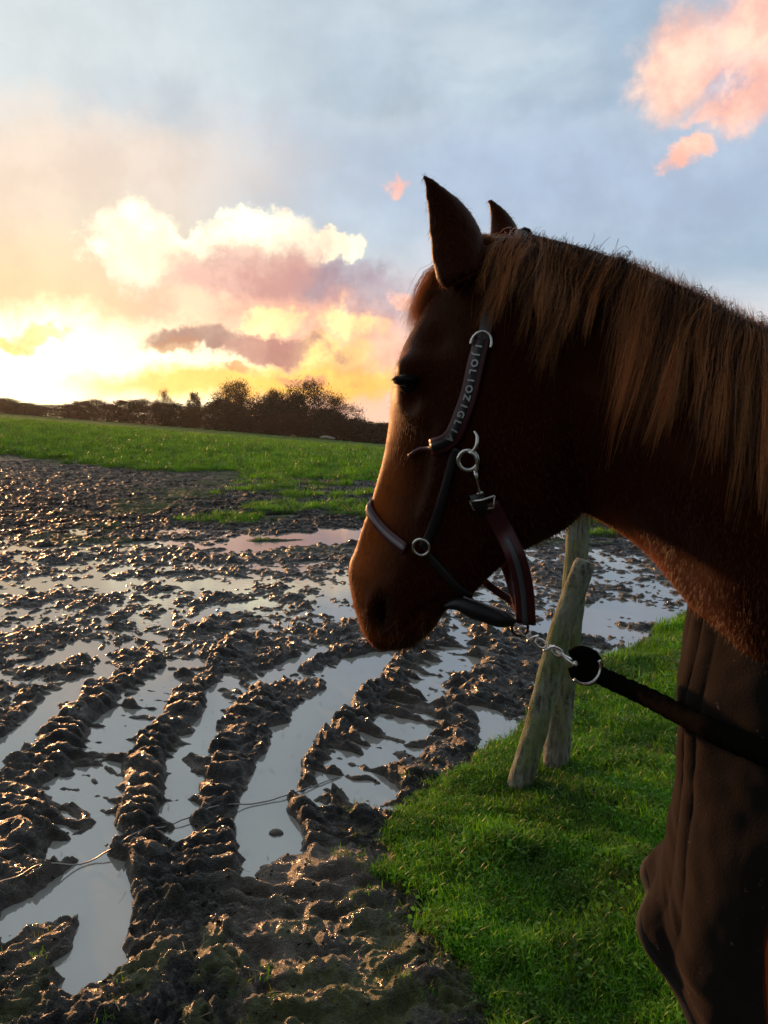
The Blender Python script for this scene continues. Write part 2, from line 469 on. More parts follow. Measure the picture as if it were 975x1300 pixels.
def ground_mat():
    m, t, b = new_mat('mud_and_turf')
    pos = t.new('ShaderNodeNewGeometry').outputs['Position']
    A = lambda nm: t.new('ShaderNodeAttribute', attribute_name=nm).outputs['Fac']
    mud, sand, dry = A('mud'), A('sand'), A('dry')
    n1 = t.noise(pos, 9, 6, .65); n2 = t.noise(pos, 60, 5, .6); n3 = t.noise(pos, 1.2, 4, .6)
    wet = t.mix(n1, (.004, .0034, .0028), (.015, .0122, .0095))
    sandc = t.mix(n2, (.10, .078, .056), (.25, .195, .145))
    lump = t.mix(n2, (.010, .0082, .0064), (.046, .038, .029))
    c = t.mix(t.math('MULTIPLY', dry, .75), wet, lump)
    c = t.mix(t.math('MULTIPLY', sand, .9), c, sandc)
    c = t.mix(t.math('MULTIPLY', A('rim'), .75), c, t.mix(n2, (.11, .085, .066), (.23, .175, .135)))
    moss = t.math('MULTIPLY', t.ramp(t.noise(pos, 5.5, 5, .65), .46, .56), A('moss'))
    c = t.mix(moss, c, t.mix(n2, (.05, .06, .012), (.12, .13, .03)))
    # turf
    gsc = t.vmath('MULTIPLY', pos, (1.0, .45, 1.0))
    gn = t.noise(gsc, 3.2, 7, .7); gn2 = t.noise(gsc, .25, 3, .5)
    grass = t.mix(t.ramp(gn, .32, .68), (.016, .055, .003), (.12, .27, .010))
    grass = t.mix(t.math('MULTIPLY', gn2, .6), grass, (.075, .11, .010))
    soil = t.mix(n2, (.012, .018, .006), (.035, .05, .012))
    grass = t.mix(t.math('MULTIPLY', A('near'), .85), grass, soil)
    c = t.mix(mud, grass, c)
    t.l.new(c, b.inputs['Base Color'])
    rw = t.ramp(t.noise(pos, 22, 4, .6), .38, .60, .13, .55)
    rough = t.math('ADD', t.math('MULTIPLY', rw, mud), t.math('MULTIPLY', t.math('SUBTRACT', 1.0, mud), .8))
    t.l.new(rough, b.inputs['Roughness'])
    t.l.new(t.math('ADD', t.math('MULTIPLY', t.math('MULTIPLY', mud, A('wet')), .55), .08), b.inputs['Specular IOR Level'])
    hh = t.math('ADD', t.math('MULTIPLY', t.noise(pos, 45, 6, .65), 1.0), t.math('MULTIPLY', t.noise(pos, 180, 4, .6), .35))
    bp = t.new('ShaderNodeBump'); bp.inputs['Strength'].default_value = 1.0; bp.inputs['Distance'].default_value = .018
    t.l.new(hh, bp.inputs['Height']); t.l.new(bp.outputs[0], b.inputs['Normal'])
    return m
def water_mat():
    m, t, b = new_mat('silty_water')
    pos = t.new('ShaderNodeNewGeometry').outputs['Position']
    n = t.noise(pos, 2.2, 4, .6)
    t.l.new(t.mix(n, (.29, .28, .245), (.40, .375, .33)), b.inputs['Base Color'])
    b.inputs['Roughness'].default_value = .04; b.inputs['IOR'].default_value = 2.6
    bp = t.new('ShaderNodeBump'); bp.inputs['Strength'].default_value = .12; bp.inputs['Distance'].default_value = .004
    t.l.new(t.noise(t.vmath('MULTIPLY', pos, (1, 1.6, 1)), 14, 3, .5), bp.inputs['Height']); t.l.new(bp.outputs[0], b.inputs['Normal'])
    return m

# ------------------------------------------------------------------ ground sheet
def build_ground():
    ang = np.concatenate([np.linspace(-180, -36, 40)[:-1], np.linspace(-36, 36, 560), np.linspace(36, 180, 40)[1:-1]])
    d = np.concatenate([np.linspace(.02, 1.25, 22)[:-1], np.geomspace(1.25, 27, 1380)[:-1], np.geomspace(27, 1500, 170)])
    A, D = np.meshgrid(np.radians(ang), d)
    X, Y = (np.sin(A) * D).ravel(), (np.cos(A) * D).ravel()
    H, mud, rut = ground_h(X, Y)
    V = np.stack([X, Y, H], 1)
    me = mesh_np('ground', V, grid_faces(len(d), len(ang), True)[:, ::-1])
    fattr(me, 'mud', mud); fattr(me, 'wet', sstep(np.hypot(X, Y), 13, 6.5))
    dist = np.hypot(X, Y)
    g = [G(*p)[:2] for p in [(390, 1120), (400, 1200), (430, 1290)]]
    ds, _, _, _ = poly_dist(X, Y, g)
    sand = sstep(ds, .42, .10) * .85
    g2 = [G(*p)[:2] for p in [(120, 1000), (110, 1060), (60, 1190), (150, 1215)]]
    ds2, _, _, _ = poly_dist(X, Y, g2)
    sand = np.maximum(sand, .5 * sstep(ds2, .35, .1))
    sand = np.maximum(sand, .35 * rut * sstep(dist, 9, 3))
    sand = sand * np.clip(.75 + .9 * fbm(X, Y, .3, 3, 200), 0, 1)
    fattr(me, 'sand', sand)
    hz = H - terrain(X, Y)
    fattr(me, 'dry', sstep(hz, .03, .12) * sstep(dist, 10, 2.5))
    fattr(me, 'rim', np.exp(-((hz - .006) / .012) ** 2) * sstep(dist, 12, 5) * np.clip(.7 + 1.2 * fbm(X, Y, .18, 3, 210), 0, 1))
    fattr(me, 'moss', sstep(dist, 2.6, 2.0) * sstep(hz, .02, .06))
    fattr(me, 'near', sstep(near_grass(X, Y), -.2, .1) * sstep(dist, 14, 8))
    o = link('ground', me, ground_mat()); tag(o, kind='structure')
    # water lying in the ruts: level sheet that shows wherever the mud is lower
    wx, wy = np.meshgrid(np.linspace(-12, 7, 60), np.linspace(.6, 14.5, 60))
    v = np.stack([wx.ravel(), wy.ravel(), np.full(wx.size, 0.0)], 1)
    w = obj('puddle_water', v, grid_faces(60, 60), water_mat()); tag(w, kind='structure')
build_ground()

# ------------------------------------------------------------------ grass blades
HIDE = bpy.data.collections.new('grass_sources')     # not linked to the scene
def grass_mat(name, a, b_, tr=.25):
    m, t, b = new_mat(name)
    rnd = t.new('ShaderNodeObjectInfo').outputs['Random']
    pos = t.new('ShaderNodeNewGeometry').outputs['Position']
    n = t.noise(pos, 2.6, 4, .6)
    f = t.math('ADD', t.math('MULTIPLY', rnd, .5), t.math('MULTIPLY', t.ramp(n, .3, .7), .5))
    c = t.mix(f, a, b_)
    t.l.new(c, b.inputs['Base Color']); b.inputs['Roughness'].default_value = .45
    b.inputs['Specular IOR Level'].default_value = .35
    tl = t.new('ShaderNodeBsdfTranslucent'); t.l.new(t.mix(1.0, c, (1.6, 1.7, .8), 'MULTIPLY'), tl.inputs[0])
    mx = t.new('ShaderNodeMixShader'); mx.inputs[0].default_value = tr
    t.l.new(b.outputs[0], mx.inputs[1]); t.l.new(tl.outputs[0], mx.inputs[2])
    t.l.new(mx.outputs[0], t.n['Material Output'].inputs[0])
    return m
def tuft(name, n, hmin, hmax, spread, width, mat, leafy=0):
    vs, fs = [], []
    for i in range(n):
        a = random.uniform(0, 6.283); r = spread * math.sqrt(random.random())
        bx, by = r * math.cos(a), r * math.sin(a)
        h = random.uniform(hmin, hmax); az_ = random.uniform(0, 6.283); lean = random.uniform(.2, 1.1)
        w = width * random.uniform(.6, 1.2); fx, fy = math.cos(az_), math.sin(az_)
        sx, sy = -fy * w, fx * w
        k0 = len(vs)
        if i < leafy:    # a small round clover leaf on a stalk
            hx, hy = bx + fx * h * .4, by + fy * h * .4; zz = h * .7; q = width * 3.2
            for j in range(6):
                b = j * 1.047; vs.append((hx + q * math.cos(b), hy + q * math.sin(b), zz + .3 * q * math.sin(b + az_)))
            fs += [(k0, k0 + 1, k0 + 2), (k0, k0 + 2, k0 + 3), (k0, k0 + 3, k0 + 4), (k0, k0 + 4, k0 + 5)]
            continue
        for t_, ww in ((0, 1.), (.4, .9), (.75, .6)):
            ox = fx * h * lean * t_ * t_; oy = fy * h * lean * t_ * t_; zz = h * t_ * (1 - .35 * lean * t_)
            vs.append((bx + ox - sx * ww, by + oy - sy * ww, zz)); vs.append((bx + ox + sx * ww, by + oy + sy * ww, zz))
        vs.append((bx + fx * h * lean, by + fy * h * lean, h * (1 - .35 * lean)))
        fs += [(k0, k0 + 1, k0 + 3), (k0, k0 + 3, k0 + 2), (k0 + 2, k0 + 3, k0 + 5), (k0 + 2, k0 + 5, k0 + 4), (k0 + 4, k0 + 5, k0 + 6)]
    me = mesh_np(name, vs, fs); me.materials.append(mat)
    o = bpy.data.objects.new(name, me); return o
def scatter(name, col_src, pts, scl, idx):
    n = len(pts)
    me = bpy.data.meshes.new(name); me.vertices.add(n); me.vertices.foreach_set('co', np.asarray(pts, np.float32).ravel())
    fattr(me, 'scl', scl); fattr(me, 'pick', idx); fattr(me, 'yaw', rng.uniform(0, 6.283, n))
    fattr(me, 'tilt', rng.normal(0, .18, n))
    o = link(name, me)
    ng = bpy.data.node_groups.new(name, 'GeometryNodeTree')
    ng.interface.new_socket('Geometry', in_out='INPUT', socket_type='NodeSocketGeometry')
    ng.interface.new_socket('Geometry', in_out='OUTPUT', socket_type='NodeSocketGeometry')
    N, L = ng.nodes, ng.links
    gi = N.new('NodeGroupInput'); go = N.new('NodeGroupOutput')
    iop = N.new('GeometryNodeInstanceOnPoints'); ci = N.new('GeometryNodeCollectionInfo')
    ci.inputs['Collection'].default_value = col_src; ci.inputs['Separate Children'].default_value = True; ci.inputs['Reset Children'].default_value = True
    def at(nm):
        q = N.new('GeometryNodeInputNamedAttribute'); q.data_type = 'FLOAT'; q.inputs[0].default_value = nm
        return q.outputs[0]
    L.new(gi.outputs[0], iop.inputs['Points']); L.new(ci.outputs[0], iop.inputs['Instance'])
    iop.inputs['Pick Instance'].default_value = True
    L.new(at('pick'), iop.inputs['Instance Index'])
    cx = N.new('ShaderNodeCombineXYZ'); L.new(at('tilt'), cx.inputs[0]); L.new(at('yaw'), cx.inputs[2])
    e2r = N.new('FunctionNodeEulerToRotation'); L.new(cx.outputs[0], e2r.inputs[0]); L.new(e2r.outputs[0], iop.inputs['Rotation'])
    L.new(at('scl'), iop.inputs['Scale']); L.new(iop.outputs[0], go.inputs[0])
    md = o.modifiers.new('grass', 'NODES'); md.node_group = ng
    return o
def build_grass():
    gm = grass_mat('turf_blades', (.006, .036, .002), (.20, .47, .016), .38)
    gm2 = grass_mat('turf_blades_dry', (.08, .10, .015), (.20, .19, .05), .3)
    c1 = bpy.data.collections.new('turf_tufts')
    for i in range(5):
        c1.objects.link(tuft('turf_tuft_%d' % i, 22, .018, .05, .035, .0016, gm2 if i == 4 else gm, 5 if i in (1, 2) else 0))
    # foreground turf
    N = 60000
    X = rng.uniform(-.4, 6.0, N * 3); Y = 1.2 + 10.5 * rng.random(N * 3) ** 1.7
    ng = near_grass(X, Y) + .10 * fbm(X, Y, .5, 4, 40)
    keep = (ng + .10 * fbm(X, Y, .15, 3, 300) > .02) & (np.abs(X) < Y * .75 + .5)
    X, Y = X[keep][:N], Y[keep][:N]
    H, _, _ = ground_h(X, Y)
    D = np.hypot(X, Y)
    scl = rng.uniform(.65, 1.35, len(X)) * 1.15 * np.clip(D / 4.5, .85, 2.2) * (1 + .9 * fbm(X, Y, .4, 3, 310))
    idx = rng.choice(5, len(X), p=[.3, .22, .2, .24, .04])
    o = scatter('short_turf', c1, np.stack([X, Y, H - .004], 1), scl, idx)
    tag(o, 'short green turf with clover at the right of the mud under the posts', 'grass', kind='stuff')
    # field turf, coarser with distance
    N = 52000
    X = rng.uniform(-34, 16, N * 2); Y = 9.5 + 62 * rng.random(N * 2) ** 2.0
    H, mud, _ = ground_h(X, Y)
    keep = (mud < .5) & (np.abs(X) < Y * .62 + 1) & ((near_grass(X, Y) < 0) | (Y > 9.5))
    X, Y, H = X[keep][:N], Y[keep][:N], H[keep][:N]
    D = np.hypot(X, Y)
    scl = rng.uniform(.5, 1.4, len(X)) * np.clip(D / 5.5, 1.6, 6.5)
    o = scatter('field_grass', c1, np.stack([X, Y, H - .01], 1), scl, rng.choice(5, len(X), p=[.3, .2, .2, .27, .03]))
    tag(o, 'green pasture grass covering the sloping field before the trees', 'grass', kind='stuff')
    # sprigs and moss left standing on the churned edge
    c2 = bpy.data.collections.new('sprig_tufts')
    for i in range(3): c2.objects.link(tuft('sprig_%d' % i, 9, .012, .035, .03, .0013, gm2 if i else gm))
    N = 5200
    X = rng.uniform(-2.0, 1.2, N); Y = rng.uniform(1.3, 3.4, N)
    H, mud, _ = ground_h(X, Y)
    ng = near_grass(X, Y)
    pr = np.maximum(sstep(fbm(X, Y, .22, 3, 320), .12, .4) * sstep(Y, 2.35, 1.85), .8 * sstep(ng, -.32, -.02))
    keep = (rng.random(N) < pr) & (H > .03)
    o = scatter('mud_edge_sprigs', c2, np.stack([X, Y, H], 1)[keep], rng.uniform(.5, 1.1, keep.sum()), rng.choice(3, keep.sum()))
    tag(o, 'sparse yellow green sprigs on the churned mud along the turf', 'grass', kind='stuff')
build_grass()

# ------------------------------------------------------------------ far trees
tree_m = simple('bare_twigs', (.030, .020, .012), .9, 0, .4, 2, spec=.1)
tree_m2 = simple('evergreen_leaf', (.018, .026, .010), .8, 0, .5, 2, spec=.1)
trunk_m = simple('bark', (.035, .028, .020), .9, 0, .3, 4, spec=.1)
def tree_meshes(kind, seed, h, rad):
    rd = random.Random(seed); rs = np.random.default_rng(seed)
    segs = []; tips = []
    def grow(p, d, l, r, lev):
        q = p + d * l
        segs.append((p, q, r, r * .68))
        if lev == 0: tips.append((q, d)); return
        for k in range(3 if lev > 2 else 3):
            nd = (d + Vector((rd.uniform(-1, 1), rd.uniform(-1, 1), rd.uniform(-.35, .6))) * .62).normalized()
            grow(q, nd, l * rd.uniform(.62, .85), r * .62, lev - 1)
            if lev > 1: tips.append((q + nd * l * .5, nd))
    base = Vector((0, 0, 0))
    grow(base, Vector((rd.uniform(-.1, .1), rd.uniform(-.1, .1), 1)).normalized(), h * .26, h * .022, 5)
    parts = [tube([s[0], (s[0] + s[1]) / 2, s[1]], [s[2], s[2] * .85, s[3]], 5, caps=False) for s in segs[:60]]
    tv, tf = merge(parts)
    # crown: many thin twig or leaf slivers on and around the branch tips
    T = np.array([list(t[0]) for t in tips])
    mx = np.abs(T[:, :2]).max(); zt = T[:, 2].max()
    # lumpy crown reaching down to the ground, around boughs spread through it
    m = 90
    zz = rs.uniform(.06, .96, m); prof_ = np.interp(zz, [0, .15, .45, .7, .88, 1], [.75, .9, 1, .88, .55, .1])
    aa = rs.uniform(0, 6.283, m); rr = np.sqrt(rs.uniform(0, 1, m)) * prof_ * rad * rs.uniform(.75, 1.08, m)
    T = np.stack([rr * np.cos(aa), rr * np.sin(aa), zz * h], 1)
    n = 9000 if kind == 'bare' else 7000
    c = T[rs.integers(0, len(T), n)] + rs.normal(0, rad * (.13 if kind == 'bare' else .13), (n, 3))
    d = rs.normal(0, 1, (n, 3)); d[:, 2] = np.abs(d[:, 2]) + .3; d /= np.linalg.norm(d, axis=1)[:, None]
    s = np.cross(d, rs.normal(0, 1, (n, 3))); s /= np.linalg.norm(s, axis=1)[:, None]
    L = rs.uniform(.35, .95, n)[:, None] * (1 if kind == 'bare' else .55); w = rs.uniform(.02, .055, n)[:, None] * (1 if kind == 'bare' else 4.5)
    V = np.stack([c - s * w, c + s * w, c + d * L], 1).reshape(-1, 3)
    V[:, 2] = np.maximum(V[:, 2], 0)
    Fc = np.arange(n * 3).reshape(-1, 3)
    sc = np.array([rad / max(mx, .1), rad / max(mx, .1), h * .97 / zt])
    a = mesh_np('trunk', tv * sc, tf); a.materials.append(trunk_m)
    b = mesh_np('crown', V, Fc, False); b.materials.append(tree_m if kind == 'bare' else tree_m2)
    return a, b
TM = {('bare', i): tree_meshes('bare', 20 + i, 10, 4.5) for i in range(4)}
TM.update({('ever', i): tree_meshes('ever', 40 + i, 10, 4.2) for i in range(3)})
def put_tree(px, top_py, Y, kind, i, wpx, label, cat='tree', name='bare_tree', group='trees along the far field edge'):
    p = P(px, 500, Y); zb = float(terrain(np.array([p.x]), np.array([Y]))[0]) - .2
    ht = P(px, top_py, Y).z - zb; hw = wpx / F * Y
    e = empty(name, (p.x, Y, zb), label, cat, group, rz=random.uniform(0, 6.28))
    e.scale = (hw / 4.5, hw / 4.5, ht / 10)
    for nm, me in zip(('trunk', 'crown'), TM[(kind, i)]):
        o = bpy.data.objects.new(nm, me); COL.objects.link(o); o.parent = e
    return e
TREES = [ # px, top_y, Y, kind, variant, half width px, label
    (208, 497, 175, 'bare', 0, 13, 'small bare tree glowing in front of the sunset, left of the dark wood'),
    (246, 500, 165, 'ever', 0, 11, 'small upright ivy clad tree standing apart left of the dark wood'),
    (300, 486, 150, 'bare', 1, 34, 'round bare tree at the left end of the dark wood, lit orange at the top'),
    (285, 508, 146, 'ever', 1, 36, 'dark rounded tree under the left end of the wood'),
    (345, 505, 146, 'ever', 2, 36, 'dark broad tree in the middle of the wood'),
    (345, 497, 154, 'bare', 2, 24, 'low bare tree between the two round crowns of the wood'),
    (392, 487, 150, 'bare', 3, 44, 'tall bare tree with wide round crown at the top of the wood'),
    (378, 503, 144, 'ever', 0, 17, 'narrow dark ivy covered trunk in the wood, right of centre'),
    (425, 506, 142, 'bare', 0, 36, 'fine twigged bare tree at the right slope of the wood'),
    (418, 522, 140, 'ever', 1, 34, 'dark bushy tree below the fine twigged one in the wood'),
    (455, 532, 138, 'ever', 2, 30, 'low dark tree where the wood drops beside the horse'),
    (488, 538, 136, 'ever', 0, 26, 'low dark tree right beside the horse forehead'),
    (530, 540, 134, 'bare', 1, 30, 'bare tree hidden behind the horse face'),
]
for (px, ty, Y, k, i, w, lab) in TREES:
    put_tree(px, ty, Y, k, i, w, lab, name='bare_tree' if k == 'bare' else 'ivy_clad_tree')
HEDGE = [(-70, 502, 152, 60), (-20, 508, 152, 40), (8, 506, 151, 24), (32, 512, 151, 26), (58, 514, 151, 26), (84, 514, 150, 24), (102, 510, 150, 20), (118, 508, 150, 24), (140, 514, 150, 22), (160, 509, 150, 24), (182, 508, 150, 24), (203, 511, 150, 20), (222, 513, 150, 20), (240, 516, 149, 20), (262, 516, 149, 22), (315, 520, 146, 26), (365, 524, 140, 28), (440, 534, 134, 28), (475, 541, 132, 28)]
hl = ['at the far left end', 'left of the leftmost rounded bush', 'with a flat top near the left frame edge', 'low and pale in the haze', 'a little below its neighbours', 'low and even', 'beside the rounded bush', 'rounded and tallest of the left hedge', 'low, right of the rounded bush', 'in front of the brightest sky', 'broad and brown below the sun glow', 'under the small glowing tree', 'between the small tree and the ivy clad one', 'at the foot of the upright ivy clad tree', 'joining the left end of the wood', 'at the foot of the left wood', 'at the foot of the middle wood', 'at the foot of the right wood', 'lowest, next to the horse']
for k, (px, ty, Y, w) in enumerate(HEDGE):
    put_tree(px, ty, Y, 'bare' if k % 3 else 'ever', k % 3, w * 1.25, 'dark hedge bush along the field edge, ' + hl[k], 'bush', 'hedge_bush', 'bushes of the far hedge')
for k in range(20):      # the same hedge running on behind the horse
    put_tree(508 + 48 * k + random.uniform(-8, 8), 543 - random.uniform(0, 26) * (1 if k > 3 else 0), 134 + .6 * k, 'bare' if k % 2 else 'ever', k % 3, random.uniform(34, 48), 'dark hedge bush hidden behind the horse on the right part of the field edge', 'bush', 'hedge_bush', 'hedge bushes behind the horse')
# pale low thing by the hedge
def build_pale_log(px, py, Y, ln, lab):
    p = P(px, py, Y); zb = float(terrain(np.array([p.x]), np.array([Y]))[0])
    path = [Vector((p.x - ln / 2 + ln * t, Y, zb + .45 + .12 * math.sin(5 * t))) for t in np.linspace(0, 1, 7)]
    v, f = tube(path, [.16, .24, .26, .24, .25, .2, .12], 8)
    o = obj('fallen_log', v, f, simple('pale_wood', (.5, .42, .36), .8, 0, .2, 3)); tag(o, lab, 'log', 'pale logs before the far trees')
build_pale_log(197, 541, 150, 3.2, 'small pale fallen log in front of the hedge under the sunset')
build_pale_log(416, 557, 125, 2.4, 'small pale fallen log at the foot of the dark wood')
# ------------------------------------------------------------------ posts
def build_posts():
    m, t, b = new_mat('lichened_wood')
    tc = t.new('ShaderNodeTexCoord').outputs['Object']
    st = t.vmath('MULTIPLY', tc, (6, 6, 1.0))
    n = t.noise(st, 9, 6, .65); n2 = t.noise(tc, 26, 5, .65); n3 = t.noise(tc, 5, 3, .6)
    c = t.mix(t.ramp(n, .3, .7), (.05, .045, .036), (.34, .33, .27))
    c = t.mix(t.math('MULTIPLY', t.ramp(n2, .5, .6), .6), c, (.30, .31, .22))
    c = t.mix(t.math('MULTIPLY', t.ramp(n3, .42, .62), .55), c, (.17, .22, .05))
    t.l.new(c, b.inputs['Base Color']); b.inputs['Roughness'].default_value = .9; b.inputs['Specular IOR Level'].default_value = .2
    bp = t.new('ShaderNodeBump'); bp.inputs['Strength'].default_value = .9; bp.inputs['Distance'].default_value = .01
    t.l.new(t.math('ADD', n, n2), bp.inputs['Height']); t.l.new(bp.outputs[0], b.inputs['Normal'])
    def post(name, a, bb, r0, r1, lab, seed):
        n_ = 60; k = 20
        path = [a.lerp(bb, q) for q in np.linspace(0, 1, n_)]
        path = np.array([list(p) for p in path])
        q = np.linspace(0, 1, n_)
        path[:, 0] += .010 * np.sin(q * 5 + seed) ; path[:, 1] += .008 * np.cos(q * 7 + seed)
        rad = r0 + (r1 - r0) * q
        rad[-1] *= .82; rad[-2] *= .96
        v, f = tube(path, rad, k)
        th = np.tile(np.arange(k), len(v) // k); row = np.repeat(np.arange(len(v) // k), k)
        axis = path[np.clip(row - 1, 0, n_ - 1)]
        amp = 1 + .06 * pn(th * .8 + seed * 9, row * .12, 5) + .05 * pn(th * .35, row * .35 + seed * 3, 6) + .035 * np.cos(th / k * 4 * math.pi + row * .05)
        v = axis + (v - axis) * amp[:, None]
        o = obj(name, v, f, m); tag(o, lab, 'post', 'rough wooden posts in the turf')
    a = G(645, 1000, .06); a.z -= .12
    b1 = P(744, 712, a.y + .03)
    post('wooden_post', a, b1, .054, .043, 'short grey lichened post leaning right, crossing in front of the upright one', 1.0)
    a2 = G(707, 978, .06); a2.z -= .12
    b2 = P(734, 628, a2.y + .10)
    post('wooden_post', a2, b2, .056, .050, 'taller upright green stained post behind the leaning one, its top behind the horse', 4.0)
build_posts()

# crumbs, bits of straw and dead grass trodden into the mud
def build_debris():
    n = 2600
    X = rng.uniform(-2.6, 1.6, n); Y = 1.4 + 4.6 * rng.random(n) ** 1.4
    H, mud, _ = ground_h(X, Y); k = (mud > .6) & (H > .006); X, Y, H = X[k], Y[k], H[k]; n = len(X)
    base = np.array([(1, 0, 0), (0, 1, 0), (-1, 0, 0), (0, -1, 0), (0, 0, .8), (0, 0, -.6)], float)
    Fb_ = np.array([(0, 1, 4), (1, 2, 4), (2, 3, 4), (3, 0, 4), (1, 0, 5), (2, 1, 5), (3, 2, 5), (0, 3, 5)])
    V = base[None] * rng.uniform(.6, 1.3, (n, 6, 3)) * rng.uniform(.003, .010, (n, 1, 1)) + np.stack([X, Y, H + .002], 1)[:, None]
    Fc = (Fb_[None] + 6 * np.arange(n)[:, None, None]).reshape(-1, 3)
    o = obj('mud_crumbs', V.reshape(-1, 3), Fc, simple('crumb_mud', (.030, .022, .015), .6, 0, .5, 80), smooth=True); tag(o, 'small crumbs of mud scattered over the churned ruts', 'crumbs', kind='stuff')
    m = 520
    X = rng.uniform(-2.4, 1.5, m); Y = 1.4 + 4.0 * rng.random(m) ** 1.3; H, mud, _ = ground_h(X, Y); k = (mud > .5)
    X, Y, H = X[k], Y[k], np.maximum(H[k], .001); m = len(X); a = rng.uniform(0, 6.283, m); L_ = rng.uniform(.012, .055, m)
    d = np.stack([np.cos(a), np.sin(a), rng.normal(0, .15, m)], 1); sd2 = np.stack([-np.sin(a), np.cos(a), 0 * a], 1) * .0009
    c = np.stack([X, Y, H + .004], 1); b2 = c + d * (L_ / 2)[:, None] + [0, 0, .003]; e2 = c + d * L_[:, None]
    V = np.stack([c - sd2, c + sd2, b2 + sd2, b2 - sd2, e2 - sd2, e2 + sd2], 1).reshape(-1, 3)
    Fc = (np.array([(0, 1, 2, 3), (3, 2, 5, 4)])[None] + 6 * np.arange(m)[:, None, None]).reshape(-1, 4)
    o = obj('straw_bits', V, Fc, simple('old_straw', (.30, .25, .13), .7, 0, .5, 60)); tag(o, 'short bits of straw and dead grass trodden into the mud', 'straw', kind='stuff')
build_debris()

# thin fence wire lying over the churned mud
def build_wire():
    pts = [G(px, py, .10) for px, py in [(-60, 1140), (0, 1102), (70, 1076), (150, 1050), (210, 1022), (285, 1000), (360, 985), (430, 960)]]
    pts = catmull(pts, 60)
    H, _, _ = ground_h(pts[:, 0], pts[:, 1]); k = np.ones(5) / 5
    Hs = np.convolve(np.pad(np.maximum(H, 0), 2, mode='edge'), k, mode='valid')
    pts[:, 2] = Hs + .006
    v, f = tube(pts, .0028, 6)
    o = obj('fence_wire', v, f, simple('dull_wire', (.30, .29, .27), .4, .6, .3, 30))
    tag(o, 'thin grey fence wire lying slack across the muddy ruts at lower left', 'wire')
build_wire()

# stones and clods standing in the water
def build_stones():
    sm = simple('muddy_stone', (.10, .085, .065), .6, 0, .4, 30, .6)
    pale = simple('pale_stone', (.17, .16, .145), .6, 0, .3, 30, .4)
    def stone(name, px, py, rx, ry, rz, mat, lab, z=0.0, seed=0):
        c = G(px, py, z)
        nr, nc = 10, 14
        v = []
        for i in range(nr):
            a = math.pi * i / (nr - 1)
            for j in range(nc):
                b = 2 * math.pi * j / nc
                r = 1 + .28 * pn(np.array([math.cos(b) * 1.3 + seed]), np.array([math.sin(b) * 1.3 + a + seed]), 3)[0]
                v.append((c.x + rx * r * math.sin(a) * math.cos(b), c.y + ry * r * math.sin(a) * math.sin(b), z + rz * r * math.cos(a)))
        o = obj(name, v, grid_faces(nr, nc, True), mat); tag(o, lab, 'stone')
    stone('stone', 351, 1058, .030, .022, .014, sm, 'small dark clod lying in the long central puddle', .0, 1.3)
build_stones()

# ------------------------------------------------------------------ horse
AH = R(27)
Lh = Vector((-math.sin(AH), -math.cos(AH), 0)); Fh = Vector((-math.cos(AH), math.sin(AH), 0))
POLL = P(660, 295, 1.12)
def HS(px, py, w=0.0):
    """pixel -> point of the head's middle plane (moved w towards the near side)"""
    r = ray(px, py); C = Vector((0, 0, CAM_H))
    return C + r * ((POLL - C).dot(Lh) / r.dot(Lh)) + Lh * w
def mirror(v):
    v = Vector(v); return v - 2 * (v - POLL).dot(Lh) * Lh
Wp = Vector((.80, .80, 1.60)); AB = math.atan2(.6, .8)
Fb = Vector((-.8, .6, 0)); Nb = Vector((-.6, -.8, 0))
def BS(s, w, z): p = Wp + Fb * s + Nb * w; p.z = z; return p

def ring(D, V, L, wd, wm, wv, n, ex=.72):
    c = np.cos(np.linspace(0, 2 * math.pi, n, endpoint=False)); s = np.sin(np.linspace(0, 2 * math.pi, n, endpoint=False))
    D, V, L = (np.array(list(q)) for q in (D, V, L))
    cc = np.sign(c) * np.abs(c) ** .9
    w = np.interp(cc, [-1, -.65, 0, .65, 1], [wv * .7, wv, wm, wd, wd * .9])
    ww = w * np.abs(s) ** ex * np.sign(s)
    return (D + V) / 2 + np.outer(cc, (D - V) / 2) + np.outer(ww, L)
def loft(stations, n, m):
    """stations: rows of D(3) V(3) L(3) wd wm wv"""
    st = catmull(stations, m)
    rows = [ring(q[0:3], q[3:6], q[6:9] / np.linalg.norm(q[6:9]), q[9], q[10], q[11], n, q[12]) for q in st]
    rows = [np.repeat(rows[0].mean(0)[None], n, 0)] + rows + [np.repeat(rows[-1].mean(0)[None], n, 0)]
    return np.concatenate(rows), grid_faces(len(rows), n, True)

